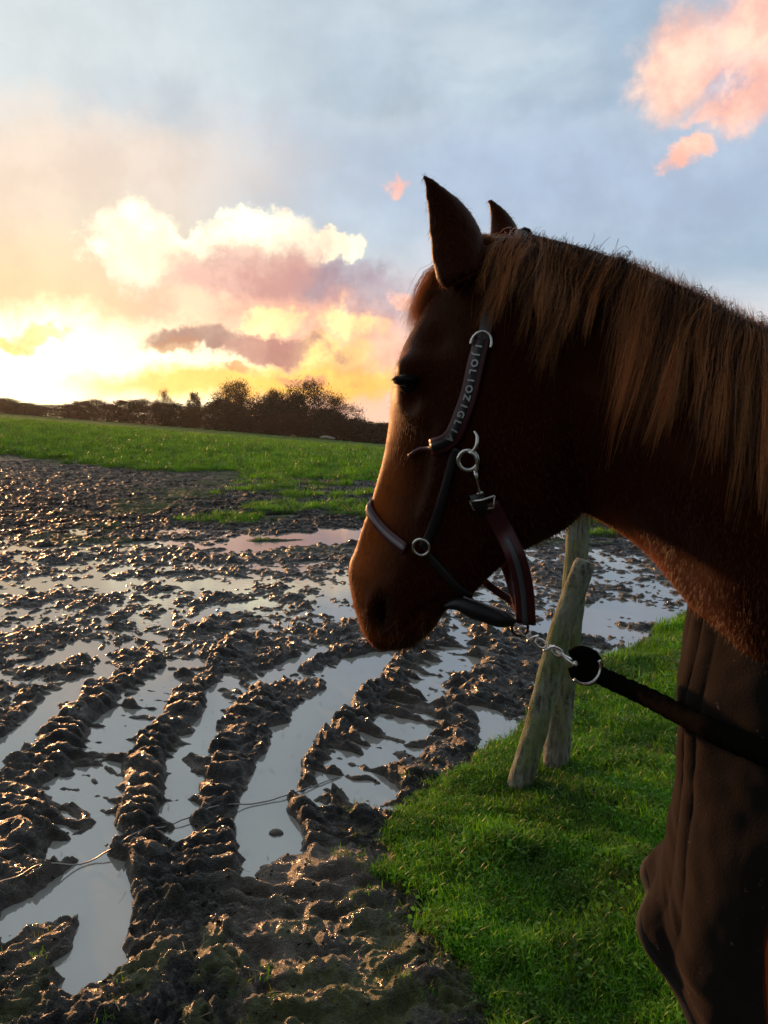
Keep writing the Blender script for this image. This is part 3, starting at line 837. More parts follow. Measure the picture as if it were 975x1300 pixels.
def build_horse():
    parts = []
    hd = [
        ((472, 812), (500, 825), .020, .028, .026),
        ((462, 796), (524, 821), .034, .042, .036),
        ((455, 772), (546, 802), .044, .052, .042),
        ((449, 745), (560, 782), .046, .053, .042),
        ((446, 716), (574, 770), .040, .050, .038),
        ((452, 694), (594, 762), .029, .047, .034),
        ((464, 655), (620, 736), .027, .048, .033),
        ((477, 615), (646, 712), .031, .053, .036),
        ((489, 575), (672, 696), .042, .060, .042),
        ((499, 530), (702, 680), .062, .069, .052),
        ((506, 488), (726, 664), .088, .078, .058),
        ((519, 440), (742, 636), .090, .080, .060),
        ((552, 380), (752, 590), .070, .077, .060),
        ((592, 325), (760, 530), .056, .070, .060),
        ((650, 296), (770, 470), .040, .055, .050),
    ]
    parts.append(loft([(*HS(*d), *HS(*v), *Lh, a, b, c, 1.0 if 4 < i < 9 else .75) for i, (d, v, a, b, c) in enumerate(hd)], 48, 110))
    def Ln(a): return Vector((-math.sin(R(a)), -math.cos(R(a)), 0))
    nk = [
        (P(618, 330, 1.14), P(700, 600, 1.14), 27, .045),
        (P(660, 298, 1.12), P(728, 640, 1.12), 27, .058),
        (P(705, 304, 1.10), P(762, 660, 1.09), 27, .066),
        (P(790, 330, 1.04), P(822, 700, 1.06), 30, .078),
        (P(880, 368, .98), P(880, 768, 1.02), 33, .094),
        (P(975, 415, .93), P(950, 858, .98), 35, .112),
        (Vector((.62, .865, 1.66)), Vector((.51, .985, 1.13)), 37, .15),
        (Wp + Vector((0, 0, -.01)), Vector((.58, .93, .98)), 37, .19),
        (BS(-.18, 0, 1.53), BS(.05, 0, .95), 37, .20)]
    parts.append(loft([(*c, *u, *Ln(a), w * .36, w * .96, w * .86, .52) for c, u, a, w in nk], 48, 90))
    bd = [(.43, 1.02, 1.20, .05), (.39, .93, 1.30, .09), (.28, .86, 1.40, .16), (.12, .80, 1.52, .22), (0, .78, 1.58, .26), (-.3, .76, 1.52, .29),
          (-.7, .82, 1.51, .30), (-1.0, .92, 1.56, .27), (-1.25, 1.02, 1.49, .22), (-1.42, 1.14, 1.36, .10)]
    parts.append(loft([(*BS(s, 0, zt), *BS(s, 0, zb), *Nb, hw * .7, hw, hw * .75, .72) for s, zb, zt, hw in bd], 40, 60))
    for sg in (1, -1):
        fr = [(.20, 1.08, .12), (.22, .90, .095), (.20, .70, .062), (.20, .56, .044), (.205, .48, .046), (.195, .40, .032), (.19, .24, .029), (.20, .17, .037), (.22, .11, .032), (.235, .075, .046), (.25, .015, .060)]
        parts.append(tube(catmull([BS(s, .13 * sg, z) for s, z, r in fr], 34), catmull([(r,) for s, z, r in fr], 34)[:, 0], 18))
        hn = [(-1.12, 1.25, .17), (-1.05, .98, .14), (-1.10, .80, .095), (-1.24, .66, .062), (-1.33, .55, .050), (-1.31, .46, .044), (-1.28, .30, .034), (-1.27, .18, .040), (-1.24, .11, .033), (-1.22, .075, .046), (-1.20, .015, .060)]
        parts.append(tube(catmull([BS(s, .14 * sg, z) for s, z, r in hn], 34), catmull([(r,) for s, z, r in hn], 34)[:, 0], 18))
    # ears
    def ear(base, tip, right, back, wide):
        base, tip = Vector(base), Vector(tip); ax = (tip - base); n_ = 24
        rows = []
        right = (right - ax.normalized() * right.dot(ax.normalized())).normalized()
        back = ax.normalized().cross(right)
        for q in np.linspace(-.12, 1, n_):
            w = wide * float(np.interp(q, [-.12, 0, .25, .5, .75, .92, 1], [.78, .98, 1.02, .80, .49, .20, .05]))
            th = .016 * float(np.interp(q, [-.12, 0, .5, 1], [1.6, 1.3, .7, .35]))
            c = base + ax * q + right * (.012 * math.sin(q * 3.0)) 
            rr = []
            for k in range(20):
                a = 2 * math.pi * k / 20
                x_ = math.cos(a) * w; y_ = math.sin(a) * th + .30 * w * (math.cos(a) ** 2) * 1.0
                rr.append(list(c + right * x_ + back * y_))
            rows.append(np.array(rr))
        rows = [np.repeat(rows[0].mean(0)[None], 20, 0)] + rows + [np.repeat(rows[-1].mean(0)[None], 20, 0)]
        return np.concatenate(rows), grid_faces(len(rows), 20, True)
    eb = P(588, 338, 1.09); et = P(536, 222, 1.09)
    parts.append(ear(eb, et, Vector((1, .15, 0)), None, .040))
    eb2 = P(641, 312, 1.19); et2 = P(619, 253, 1.21)
    parts.append(ear(eb2, et2, Vector((1, .3, 0)), None, .026))
    v, f = merge(parts)
    me = mesh_np('body_source', v, f)
    tmp = bpy.data.objects.new('body_source', me); COL.objects.link(tmp)
    rm = tmp.modifiers.new('r', 'REMESH'); rm.mode = 'VOXEL'; rm.voxel_size = .0052
    sm = tmp.modifiers.new('s', 'SMOOTH'); sm.factor = .6; sm.iterations = 5
    dg = bpy.context.evaluated_depsgraph_get()
    me2 = bpy.data.meshes.new_from_object(tmp.evaluated_get(dg))
    bpy.data.objects.remove(tmp)
    n = len(me2.vertices); co = np.empty(n * 3, np.float32); me2.vertices.foreach_get('co', co); co = co.reshape(-1, 3).astype(float)
    bvh = BVHTree.FromPolygons([tuple(c) for c in co], [tuple(p.vertices) for p in me2.polygons])
    nr = np.empty(n * 3, np.float32); me2.vertices.foreach_get('normal', nr); nr = nr.reshape(-1, 3).astype(float)
    def near(p): return np.array(list(bvh.find_nearest(Vector(p))[0]))
    def bump(c, r, amp, axes=None):
        d = co - c
        if axes is not None:
            ax, k = axes; ax = np.array(list(ax)); al = d @ ax; d2 = (d ** 2).sum(1) - al ** 2 + (al / k) ** 2
        else: d2 = (d ** 2).sum(1)
        return amp * np.exp(-d2 / (r * r))
    off = np.zeros(n)
    down = np.array(list((HS(480, 800) - HS(560, 450)).normalized()))
    def both(px, py, w, r, amp, k=1.0, ax=None):
        nonlocal off
        p = HS(px, py, w)
        for q in (near(p), near(mirror(p))):
            off = off + bump(q, r, amp, None if k == 1 else (ax if ax is not None else down, k))
    both(532, 462, .12, .028, .022)            # brow
    both(572, 425, .10, .024, -.008)           # hollow above the eye
    both(534, 512, .12, .017, -.012)           # socket
    both(552, 530, .10, .020, .003)
    for k in range(8):                          # cheek bone
        q = k / 7; both(590 - 48 * q, 545 + 105 * q, .09, .012, .0042)
    both(545, 590, .09, .026, -.006, 2.2)
    both(675, 590, .10, .075, .012)            # cheek muscle
    both(610, 660, .08, .05, -.006)
    both(516, 752, .08, .026, .010); both(528, 792, .08, .022, .006)            # nostril
    both(500, 772, .08, .0120, -.034, 2.4); both(486, 765, .07, .010, .006, 2.2)
    both(560, 745, .08, .03, .004)
    for k in range(9):                          # line of the lips
        q = k / 8; both(508 + 62 * q, 808 - 36 * q, .06, .0070, -.0085)
    both(560, 800, .05, .02, .005)
    # veins and muscle relief on face and neck
    off += .0022 * fbm(co[:, 0] * 1.4 + co[:, 1], co[:, 2] + co[:, 1] * .4, .09, 3, 500)
    for (px, py, Y, r, a) in [(800, 560, .95, .08, .010), (900, 600, .88, .10, .012), (840, 450, .95, .07, -.006), (760, 600, 1.0, .05, -.010), (870, 690, .95, .05, -.008), (940, 770, .9, .06, .008)]:
        off += bump(near(P(px, py, Y)), r, a)
    co2 = co + nr * off[:, None]
    me2.vertices.foreach_set('co', co2.astype(np.float32).ravel()); me2.update()
    # skin mask: bare grey skin round nostril and lips, pale legs below
    nost = near(HS(502, 772, .08)); nost2 = near(mirror(HS(502, 772, .08)))
    skin = np.maximum(bump(nost, .020, 1.1, (down, 1.8)), bump(nost2, .020, 1.1, (down, 1.8)))
    lips = near(HS(500, 820, 0)); skin = np.maximum(skin, bump(lips, .04, .9))
    fattr(me2, 'skin', np.clip(skin * 1.3, 0, 1))
    # pale muzzle hair, plus sunlit orange rim painted into coat of face and underneck
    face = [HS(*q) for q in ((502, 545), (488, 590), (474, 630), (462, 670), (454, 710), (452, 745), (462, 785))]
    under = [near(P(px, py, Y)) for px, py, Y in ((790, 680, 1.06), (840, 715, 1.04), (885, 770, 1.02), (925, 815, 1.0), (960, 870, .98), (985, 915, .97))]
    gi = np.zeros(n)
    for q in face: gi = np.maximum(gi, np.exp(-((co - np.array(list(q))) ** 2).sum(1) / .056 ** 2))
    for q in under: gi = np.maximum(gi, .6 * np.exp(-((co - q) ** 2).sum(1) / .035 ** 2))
    fattr(me2, 'pale_sun_rim', np.clip(gi * 1.25, 0, 1))
    me2.polygons.foreach_set('use_smooth', np.ones(len(me2.polygons), bool))
    me2.name = 'body'
    m, t, b = new_mat('chestnut_coat')
    pos = t.new('ShaderNodeTexCoord').outputs['Object']
    n1 = t.noise(pos, 5, 4, .6); n2 = t.noise(t.vmath('MULTIPLY', pos, (1, 1, .35)), 260, 3, .6)
    c = t.mix(n1, (.011, .0016, .0004), (.046, .0072, .0012))
    c = t.mix(t.math('MULTIPLY', n2, .5), c, (.034, .008, .002))
    c = t.mix(t.new('ShaderNodeAttribute', attribute_name='pale_sun_rim').outputs['Fac'], c, t.mix(n2, (.30, .058, .006), (.48, .115, .012)))
    c = t.mix(t.new('ShaderNodeAttribute', attribute_name='skin').outputs['Fac'], c, (.010, .007, .006))
    t.l.new(c, b.inputs['Base Color']); b.inputs['Roughness'].default_value = .52; b.inputs['Specular IOR Level'].default_value = .14
    b.inputs['Specular Tint'].default_value = (1.0, .42, .16, 1)
    b.inputs['Sheen Weight'].default_value = .65; b.inputs['Sheen Roughness'].default_value = .22
    b.inputs['Sheen Tint'].default_value = (1.0, .30, .07, 1)
    bp = t.new('ShaderNodeBump'); bp.inputs['Strength'].default_value = .35; bp.inputs['Distance'].default_value = .0015
    t.l.new(n2, bp.inputs['Height']); t.l.new(bp.outputs[0], b.inputs['Normal'])
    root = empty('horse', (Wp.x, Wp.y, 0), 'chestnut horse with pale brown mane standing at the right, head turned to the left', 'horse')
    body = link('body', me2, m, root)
    bvh2 = BVHTree.FromPolygons([tuple(c) for c in co2], [tuple(p.vertices) for p in me2.polygons])
    return root, body, bvh2, co2, nr
HORSE, BODY, BV, HCO, HNR = build_horse()

def hit(px, py, off=0.0):
    r = ray(px, py).normalized(); C = Vector((0, 0, CAM_H))
    loc, nn, i, d = BV.ray_cast(C, r)
    if loc is None:
        best = 9
        for t_ in np.linspace(.7, 1.7, 41):
            l2, n2, i2, d2 = BV.find_nearest(C + r * t_)
            if d2 < best: best, loc, nn = d2, l2, n2
    return loc + nn * off, nn

def uv_sphere(c, r, n=16, m=24, sq=(1, 1, 1)):
    a = np.linspace(0, math.pi, n)[:, None]; b = np.linspace(0, 2 * math.pi, m, endpoint=False)[None]
    v = np.stack([np.sin(a) * np.cos(b) * sq[0], np.sin(a) * np.sin(b) * sq[1], np.cos(a) * np.ones_like(b) * sq[2]], -1).reshape(-1, 3) * r + np.array(list(c))
    return v, grid_faces(n, m, True)
def build_eyes():
    em, t, b = new_mat('dark_eye')
    b.inputs['Base Color'].default_value = (.010, .006, .004, 1); b.inputs['Roughness'].default_value = .10; b.inputs['Specular IOR Level'].default_value = .4
    lid = simple('eyelid_skin', (.008, .005, .004), .85, 0, .3, 40, spec=.08)
    lash_m = simple('eyelash', (.012, .008, .006), .5)
    for sgn in (1, -1):
        q = HS(533, 513, .12); q = mirror(q) if sgn < 0 else q
        loc, nn, i, d = BV.find_nearest(q)
        c = loc - nn * .0165
        v, f = uv_sphere(c, .0190)
        e = obj('eye', v, f, em, HORSE)
        # lids: two arcs over the ball
        up = Vector((0, 0, 1)); side = nn.cross(up).normalized(); up2 = side.cross(nn)
        ld = []
        for s2, lift in ((1, .30), (-1, .50)):
            pts = []
            for a in np.linspace(-1.35, 1.35, 16):
                d_ = (side * math.sin(a) * 1.0 + up2 * s2 * lift * math.cos(a) + nn * (.15 + .72 * math.cos(a))).normalized()
                pts.append(c + d_ * .0215)
            ld.append(tube(pts, .0062 if s2 > 0 else .0034, 8))
        v, f = merge(ld); o = obj('eyelid', v, f, lid, e)
        ls = []
        for a in np.linspace(-.9, .9, 16):
            d_ = (side * math.sin(a) + up2 * .55 * math.cos(a) + nn * (.15 + .72 * math.cos(a))).normalized()
            p = c + d_ * .0235; out = (nn * 1.0 + up2 * .10 + side * math.sin(a) * .6).normalized()
            ls.append(tube([p, p + out * .004 + up2 * .0005, p + out * .008 - up2 * .001], [.0006, .0005, .0002], 4))
        v, f = merge(ls); obj('eyelashes', v, f, lash_m, e)
build_eyes()

# ---- hair
def hair_mat(name, a, b_, rough=.42, tr=.25, root=(.05, .02, .01)):
    m, t, b = new_mat(name)
    A = t.new('ShaderNodeAttribute', attribute_name='tone').outputs['Fac']
    c = t.mix(A, a, b_)
    t.l.new(c, b.inputs['Base Color']); b.inputs['Roughness'].default_value = rough; b.inputs['Specular IOR Level'].default_value = .4
    tl = t.new('ShaderNodeBsdfTranslucent'); t.l.new(t.mix(1.0, c, (1.2, 1.2, 1.1), 'MULTIPLY'), tl.inputs[0])
    mx = t.new('ShaderNodeMixShader'); mx.inputs[0].default_value = tr
    t.l.new(b.outputs[0], mx.inputs[1]); t.l.new(tl.outputs[0], mx.inputs[2]); t.l.new(mx.outputs[0], t.n['Material Output'].inputs[0])
    return m
def strands_mesh(name, paths, rad, tones):
    """paths (n,m,3) -> tapered three sided strands"""
    paths = np.asarray(paths); n, m, _ = paths.shape
    tan = np.gradient(paths, axis=1); tan /= np.linalg.norm(tan, axis=2)[..., None] + 1e-9
    ref = np.array([.3, .8, .52]); s = np.cross(tan, ref); s /= np.linalg.norm(s, axis=2)[..., None] + 1e-9
    u = np.cross(s, tan)
    taper = np.interp(np.linspace(0, 1, m), [0, .1, .6, 1], [.7, 1, .8, .15])[None, :, None]
    rad = np.asarray(rad).reshape(-1, 1, 1) * taper
    V = np.stack([paths + rad * (math.cos(a) * s + math.sin(a) * u) for a in (0, 2.094, 4.189)], 2)   # n,m,3,3
    V = V.reshape(-1, 3)
    base = (np.arange(n)[:, None, None] * m + np.arange(m - 1)[None, :, None]) * 3
    k = np.arange(3)[None, None, :]; k2 = (k + 1) % 3
    F_ = np.stack([base + k, base + k2, base + 3 + k2, base + 3 + k], -1).reshape(-1, 4)
    me = mesh_np(name, V, F_)
    tn = np.repeat(np.asarray(tones).reshape(n, -1) * np.ones((n, m)), 3, axis=1) if np.ndim(tones) == 1 else np.repeat(tones, 3, axis=1)
    fattr(me, 'tone', tn.ravel())
    return me
def build_mane():
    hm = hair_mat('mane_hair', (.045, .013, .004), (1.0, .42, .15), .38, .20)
    tab = np.array([  # root px, tip px
        (645, 297, 612, 400), (662, 296, 625, 420), (682, 297, 655, 385), (705, 299, 683, 472), (735, 305, 686, 465), (765, 312, 712, 440), (795, 323, 760, 420), (820, 332, 792, 525),
        (850, 345, 806, 548), (880, 358, 842, 552), (910, 371, 872, 545), (940, 386, 905, 585), (975, 403, 952, 640), (1010, 420, 1000, 670), (1060, 445, 1050, 700), (1150, 480, 1140, 720)], float)
    T = np.linspace(0, 1, len(tab))
    paths, rads, tones = [], [], []
    M = 13
    NL = 190
    for k in range(NL):
        q = (k + random.random()) / NL
        r = [np.interp(q, T, tab[:, i]) for i in range(4)]
        lvl = random.random()                     # 0 under layer .. 1 top lock
        ln = random.uniform(.55, 1.12) if lvl < .8 else random.uniform(.95, 1.2)
        rx, ry = r[0], r[1] + 3
        tx = rx + (r[2] - rx) * ln + random.gauss(0, 9); ty = ry + (r[3] - ry) * ln + random.gauss(0, 8)
        cx = rx + (tx - rx) * random.uniform(.25, .75) + random.gauss(0, 5); cy = ry + (ty - ry) * random.uniform(.3, .5)
        pts = []
        for j in range(M):
            u = j / (M - 1)
            px = (1 - u) ** 2 * rx + 2 * u * (1 - u) * cx + u * u * tx; py = (1 - u) ** 2 * ry + 2 * u * (1 - u) * cy + u * u * ty
            loc, nn = hit(px, py)
            lift = .002 + (.014 * lvl + .006) * math.sin(min(u * 2.2, 1.57)) 
            pts.append(np.array(list(loc + nn * lift)))
        pts = np.array(pts)
        # crest: hair rises slightly before it falls over
        pts[0] += (0, .018, -.006); pts[1] += (0, .006, .001)
        for it in range(2): pts[1:-1] = (pts[:-2] + 2 * pts[1:-1] + pts[2:]) / 4
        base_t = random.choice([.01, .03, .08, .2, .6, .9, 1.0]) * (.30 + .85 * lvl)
        w0 = random.uniform(.004, .012)
        for s_ in range(30 + int(16 * lvl)):
            o1 = rng.normal(0, 1, 3); o2 = rng.normal(0, 1, 3)
            u = np.linspace(0, 1, M)[:, None]
            spread = w0 * (1 - .86 * u ** .6) + .0025 * u * random.random() * 2
            wob = .0022 * np.sin(u * random.uniform(4, 11) + random.uniform(0, 6)) * o2
            L_ = random.uniform(.75, 1.05)
            pp = np.stack([np.interp(np.linspace(0, L_, M), np.linspace(0, 1, M), pts[:, i]) for i in range(3)], 1)
            if L_ > 1: pp[-1] += (pts[-1] - pts[-2]) * (L_ - 1) * M
            paths.append(pp + o1 * spread * .75 + wob)
            rads.append(random.uniform(.00022, .00042))
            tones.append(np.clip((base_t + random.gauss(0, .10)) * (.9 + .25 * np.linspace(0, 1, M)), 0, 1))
    base_n = len(paths)
    for k in range(900):                       # loose single hairs lying across the locks
        p0 = paths[random.randrange(base_n)]; sh = rng.normal(0, .010, 3) * np.linspace(.2, 1, M)[:, None]
        paths.append(p0 + sh + np.array([0, -.004, .001]) + rng.normal(0, .006, 3) * np.sin(np.linspace(0, 3, M))[:, None])
        rads.append(random.uniform(.0002, .00034)); tones.append(np.linspace(.4, 1, M) * random.uniform(.6, 1))
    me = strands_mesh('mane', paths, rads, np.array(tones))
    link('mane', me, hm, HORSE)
    # short upright hairs along the crest
    paths, rads, tones = [], [], []
    for k in range(1700):
        px = random.uniform(690, 1000); py = float(np.interp(px, [640, 705, 790, 880, 975, 1010], [299, 303, 329, 367, 413, 430])) + random.uniform(0, 7)
        loc, nn = hit(px, py + 3)
        loc = loc + Vector((0, random.uniform(-.002, .03), 0))
        h = random.uniform(.008, .026) * (1.0 if 790 < px else .3)
        d = Vector((random.gauss(-.12, .3), random.gauss(0, .2), 1)).normalized()
        paths.append([list(loc + d * h * u + Vector((-.25 * h * u * u, 0, 0))) for u in np.linspace(0, 1, 5)])
        rads.append(.00022); tones.append(np.full(5, random.uniform(.2, .8)))
    link('crest_hair', strands_mesh('crest_hair', paths, rads, np.array(tones)), hair_mat('crest_hair', (.75, .38, .20), (1.0, .66, .42), .5, .55), HORSE)
    # forelock falling over the forehead
    paths, rads, tones = [], [], []
    for k in range(900):
        w = random.gauss(-.004, .018); rw = random.gauss(0, .012)
        c = [HS(622 + random.gauss(0, 8), 302, rw), HS(585, 322, rw), HS(556 + random.gauss(0, 3), 352, w), HS(538 + random.gauss(0, 3), 385, w), HS(528 + random.gauss(0, 5), 412 + random.gauss(0, 12), w * 1.2)]
        c = catmull(c, 9); 
        out = np.array(list(Fh)) * random.uniform(-.002, .005) + np.array([0, 0, random.uniform(-.002, .003)])
        paths.append(c + out); rads.append(random.uniform(.0002, .0004)); tones.append(np.full(9, random.uniform(.5, 1.0)))
    link('forelock', strands_mesh('forelock', paths, rads, np.array(tones)), hair_mat('forelock_hair', (.25, .12, .05), (1.0, .68, .38), .45, .3), HORSE)
    # tail
    paths, rads, tones = [], [], []
    for k in range(500):
        a = random.gauss(0, .035); b = random.gauss(0, .03)
        c = [BS(-1.38, a * .4, 1.36), BS(-1.50, a, 1.25 + b), BS(-1.54, a * 1.4, .95), BS(-1.52, a * 1.7 + random.gauss(0, .02), .6 + random.gauss(0, .05)), BS(-1.49, a * 1.6, .38 + random.gauss(0, .08))]
        paths.append(catmull(c, 10)); rads.append(.0011); tones.append(np.full(10, random.uniform(.1, .7)))
    link('tail', strands_mesh('tail', paths, rads, np.array(tones)), hm, HORSE)
    # whiskers on the muzzle
    wp_, wr_, wt_ = [], [], []
    for k in range(46):
        loc, nn = hit(random.uniform(462, 556), random.uniform(775, 815)); q_ = (nn + Vector((random.gauss(-.1, .3), random.gauss(0, .2), random.gauss(-.5, .25)))).normalized(); h = random.uniform(.012, .034)
        wp_.append([list(loc + q_ * h * u + Vector((0, 0, -.25 * h * u * u))) for u in np.linspace(0, 1, 5)]); wr_.append(.00016); wt_.append(np.full(5, random.uniform(.1, .5)))
    tag(link('whiskers', strands_mesh('whiskers', wp_, wr_, np.array(wt_)), hm, HORSE), kind='stuff')
    # short coat hair standing off the outline of head and neck
    sel = np.nonzero((HCO[:, 0] < .62) & (HCO[:, 2] > 1.1) & (HCO[:, 1] > .75))[0]
    n = 70000; ii = rng.choice(sel, n)
    p = HCO[ii] + rng.normal(0, .002, (n, 3)); nn = HNR[ii]
    down = np.array([.35, 0, -1.0]); down /= np.linalg.norm(down)
    tg = down - nn * (nn @ down)[:, None]
    dirn = nn * rng.uniform(.25, .8, (n, 1)) + tg * .9 + rng.normal(0, .15, (n, 3)); dirn /= np.linalg.norm(dirn, axis=1)[:, None]
    ln = rng.uniform(.005, .010, (n, 1))
    throat = np.exp(-((HCO[ii] - np.array(list(P(750, 650, 1.08)))) ** 2).sum(1) / .045 ** 2)[:, None]
    ln = ln * (1 + 1.2 * throat)
    sd_ = np.cross(dirn, nn); sd_ /= np.linalg.norm(sd_, axis=1)[:, None] + 1e-9
    V = np.stack([p - sd_ * .00032 - nn * .001, p + sd_ * .00032 - nn * .001, p + dirn * ln], 1).reshape(-1, 3)
    me = mesh_np('coat_hair', V, np.arange(n * 3).reshape(-1, 3)); fattr(me, 'tone', np.repeat(rng.uniform(0, 1, n), 3))
    o = link('coat_hair', me, hair_mat('coat_hair', (.07, .012, .002), (.15, .032, .006), .5, .6), HORSE); tag(o, kind='stuff')
build_mane()

# ------------------------------------------------------------------ rug
def build_rug():
    us = [ # hem (s,w,z)           low (s,w,z)         mid (s,w,z)        shoulder (s,w,z)    top (s,w,z)
        ((.490, .00, .93), (.455, .00, 1.02), (.445, .00, 1.12), (.455, .00, 1.24), (.452, .00, 1.35)),
        ((.478, .06, .90), (.440, .075, 1.01), (.432, .085, 1.12), (.440, .09, 1.24), (.436, .065, 1.37)),
        ((.425, .115, .83), (.400, .130, .92), (.395, .145, 1.12), (.398, .14, 1.24), (.388, .10, 1.40)),
        ((.300, .165, .74), (.290, .175, .92), (.285, .19, 1.12), (.275, .18, 1.28), (.250, .11, 1.47)),
        ((.120, .27, .60), (.110, .26, .86), (.100, .255, 1.12), (.090, .215, 1.34), (.080, .06, 1.62)),
        ((-.30, .33, .58), (-.30, .32, .85), (-.30, .31, 1.15), (-.30, .24, 1.42), (-.30, .00, 1.56)),
        ((-.70, .36, .58), (-.70, .34, .85), (-.70, .325, 1.15), (-.70, .25, 1.42), (-.70, .00, 1.55)),
        ((-1.10, .34, .60), (-1.10, .33, .86), (-1.10, .30, 1.15), (-1.08, .22, 1.46), (-1.05, .00, 1.60)),
        ((-1.42, .24, .62), (-1.40, .23, .88), (-1.36, .22, 1.15), (-1.32, .16, 1.38), (-1.28, .00, 1.52)),
        ((-1.55, .00, .64), (-1.52, .00, .90), (-1.48, .00, 1.15), (-1.45, .00, 1.34), (-1.40, .00, 1.44))]
    nu, nv = 260, 130
    A = np.array(us, float)                            # 10,5,3
    # denser sampling at the front
    cols = catmull([a.ravel() for a in A], 400)
    tpar = np.linspace(0, 1, nu) ** 1.7
    cols = np.stack([np.interp(tpar, np.linspace(0, 1, 400), cols[:, i]) for i in range(15)], 1).reshape(nu, 5, 3)
    G_ = np.stack([catmull(cols[i], nv) for i in range(nu)], 0)       # nu,nv,3
    both_ = np.concatenate([G_[::-1] * np.array([1, -1, 1]), G_[1:]], 0)
    s, w, z = both_[..., 0], both_[..., 1], both_[..., 2]
    Ptx = Wp.x + Fb.x * s + Nb.x * w; Pty = Wp.y + Fb.y * s + Nb.y * w
    V = np.stack([Ptx, Pty, z], -1)
    du = np.gradient(V, axis=0); dv = np.gradient(V, axis=1); N_ = np.cross(du, dv); N_ /= np.linalg.norm(N_, axis=2)[..., None] + 1e-9
    c0 = np.array([Wp.x, Wp.y, 1.1]) - np.array([Fb.x, Fb.y, 0]) * .5
    sgn = np.sign(((V - c0) * N_).sum(-1)); N_ *= np.where(sgn == 0, 1, sgn)[..., None]
    rows = V.shape[0]; uu = (np.arange(rows) - (nu - 1)) / nu; U = np.sign(uu) * (np.abs(uu) ** 1.7); U = U[:, None] * np.ones((1, nv))
    v01 = np.linspace(0, 1, nv)[None, :] * np.ones((rows, 1))
    frontw = np.exp(-(U / .22) ** 2)
    # hanging folds, strongest at the breast, fading to the back
    mid = V[:, nv // 2]; arc = np.r_[0, np.cumsum(np.linalg.norm(np.diff(mid, axis=0), axis=1))]; arc = (arc - arc[nu - 1])[:, None] * np.ones((1, nv))
    drift = .035 * fbm(arc * 2, v01, .8, 2, 601) + .03 * (1 - v01) * arc
    q = (arc + drift) / .062 + 1.4 * fbm(arc, arc * 0, .12, 2, 603)
    fold = (np.abs(np.sin(math.pi * q)) ** .7 - .6) * .009 * frontw * (.25 + .75 * sstep(v01, .05, .6)) * (.4 + .6 * sstep(fbm(arc, v01 * .3, .09, 2, 604), -.3, .3))
    fold += .016 * fbm(arc, v01 * .25, .16, 2, 610) + .004 * fbm(arc, v01 * .6, .06, 2, 611)
    hemr = .010 * np.sin(U * 45 + 1) * sstep(v01, .22, 0)
    V = V + N_ * (fold + hemr)[..., None]
    # front edge overlap: near half lies over the far half with a gaping flap at the hem
    m, t, b = new_mat('brown_fleece')
    pos = t.new('ShaderNodeTexCoord').outputs['Object']
    n1 = t.noise(pos, 420, 3, .6); n2 = t.noise(pos, 9, 5, .6)
    c = t.mix(n2, (.008, .0070, .0064), (.019, .0160, .0142)); c = t.mix(t.math('MULTIPLY', n1, .35), c, (.028, .021, .017))
    dirt = t.ramp(t.noise(pos, 70, 4, .7), .66, .74)
    c = t.mix(t.math('MULTIPLY', dirt, .5), c, (.24, .19, .15))
    t.l.new(c, b.inputs['Base Color']); b.inputs['Roughness'].default_value = .95; b.inputs['Specular IOR Level'].default_value = .03
    b.inputs['Sheen Weight'].default_value = .10; b.inputs['Sheen Roughness'].default_value = .45; b.inputs['Sheen Tint'].default_value = (1, .72, .58, 1)
    bp = t.new('ShaderNodeBump'); bp.inputs['Strength'].default_value = .5; bp.inputs['Distance'].default_value = .002
    t.l.new(n1, bp.inputs['Height']); t.l.new(bp.outputs[0], b.inputs['Normal'])
    root = empty('horse_rug', (Wp.x, Wp.y, 1.0), 'brown fleece rug draped over chest and back of the chestnut horse', 'horse rug')
    o = obj('rug_cloth', V.reshape(-1, 3), grid_faces(rows, nv), m, root)
    sl = o.modifiers.new('thickness', 'SOLIDIFY'); sl.thickness = .007; sl.offset = 0
    bind = simple('rug_binding', (.010, .008, .007), .9, 0, .3, 60, .4)
    hem = V[:, 0]; v, f = tube(hem[::2], .0075, 8, squash=.011); obj('hem_binding', v, f, bind, root)
    nk = V[nu - 1 - 150:nu + 150, -1]; v, f = tube(nk[::2], .008, 8); obj('neck_binding', v, f, bind, root)
    return root
build_rug()

# ------------------------------------------------------------------ halter
def ribbon(pts, nrm, width, thick, closed=False, k=10):
    pts = np.asarray([list(p) for p in pts], float); nrm = np.asarray([list(p) for p in nrm], float)
    tan = np.gradient(pts, axis=0); tan /= np.linalg.norm(tan, axis=1)[:, None] + 1e-9
    side = np.cross(tan, nrm); side /= np.linalg.norm(side, axis=1)[:, None] + 1e-9
    nn = np.cross(side, tan)
    width = np.broadcast_to(np.asarray(width, float), (len(pts),))
    prof = [(-1, -.6), (-1, .4), (-.86, 1), (0, 1.15), (.86, 1), (1, .4), (1, -.6), (0, -.8)]
    vs = [pts + side * (a * width / 2)[:, None] + nn * (b_ * thick / 2) for a, b_ in prof]
    V = np.stack(vs, 1).reshape(-1, 3); m = len(prof)
    V = np.concatenate([np.repeat(pts[:1], m, 0), V, np.repeat(pts[-1:], m, 0)])
    return V, grid_faces(len(pts) + 2, m, True), side, nn
def surf(pxs, n, off):
    c = catmull(pxs, n); P_, N_ = [], []
    for px, py in c:
        loc, nn = hit(px, py); P_.append(loc + nn * off); N_.append(nn)
    P_ = np.array([list(p) for p in P_]); N_ = np.array([list(p) for p in N_])
    for it in range(6):
        P_[1:-1] = (P_[:-2] + 2 * P_[1:-1] + P_[2:]) / 4; N_[1:-1] = (N_[:-2] + 2 * N_[1:-1] + N_[2:]) / 4
    return P_, N_
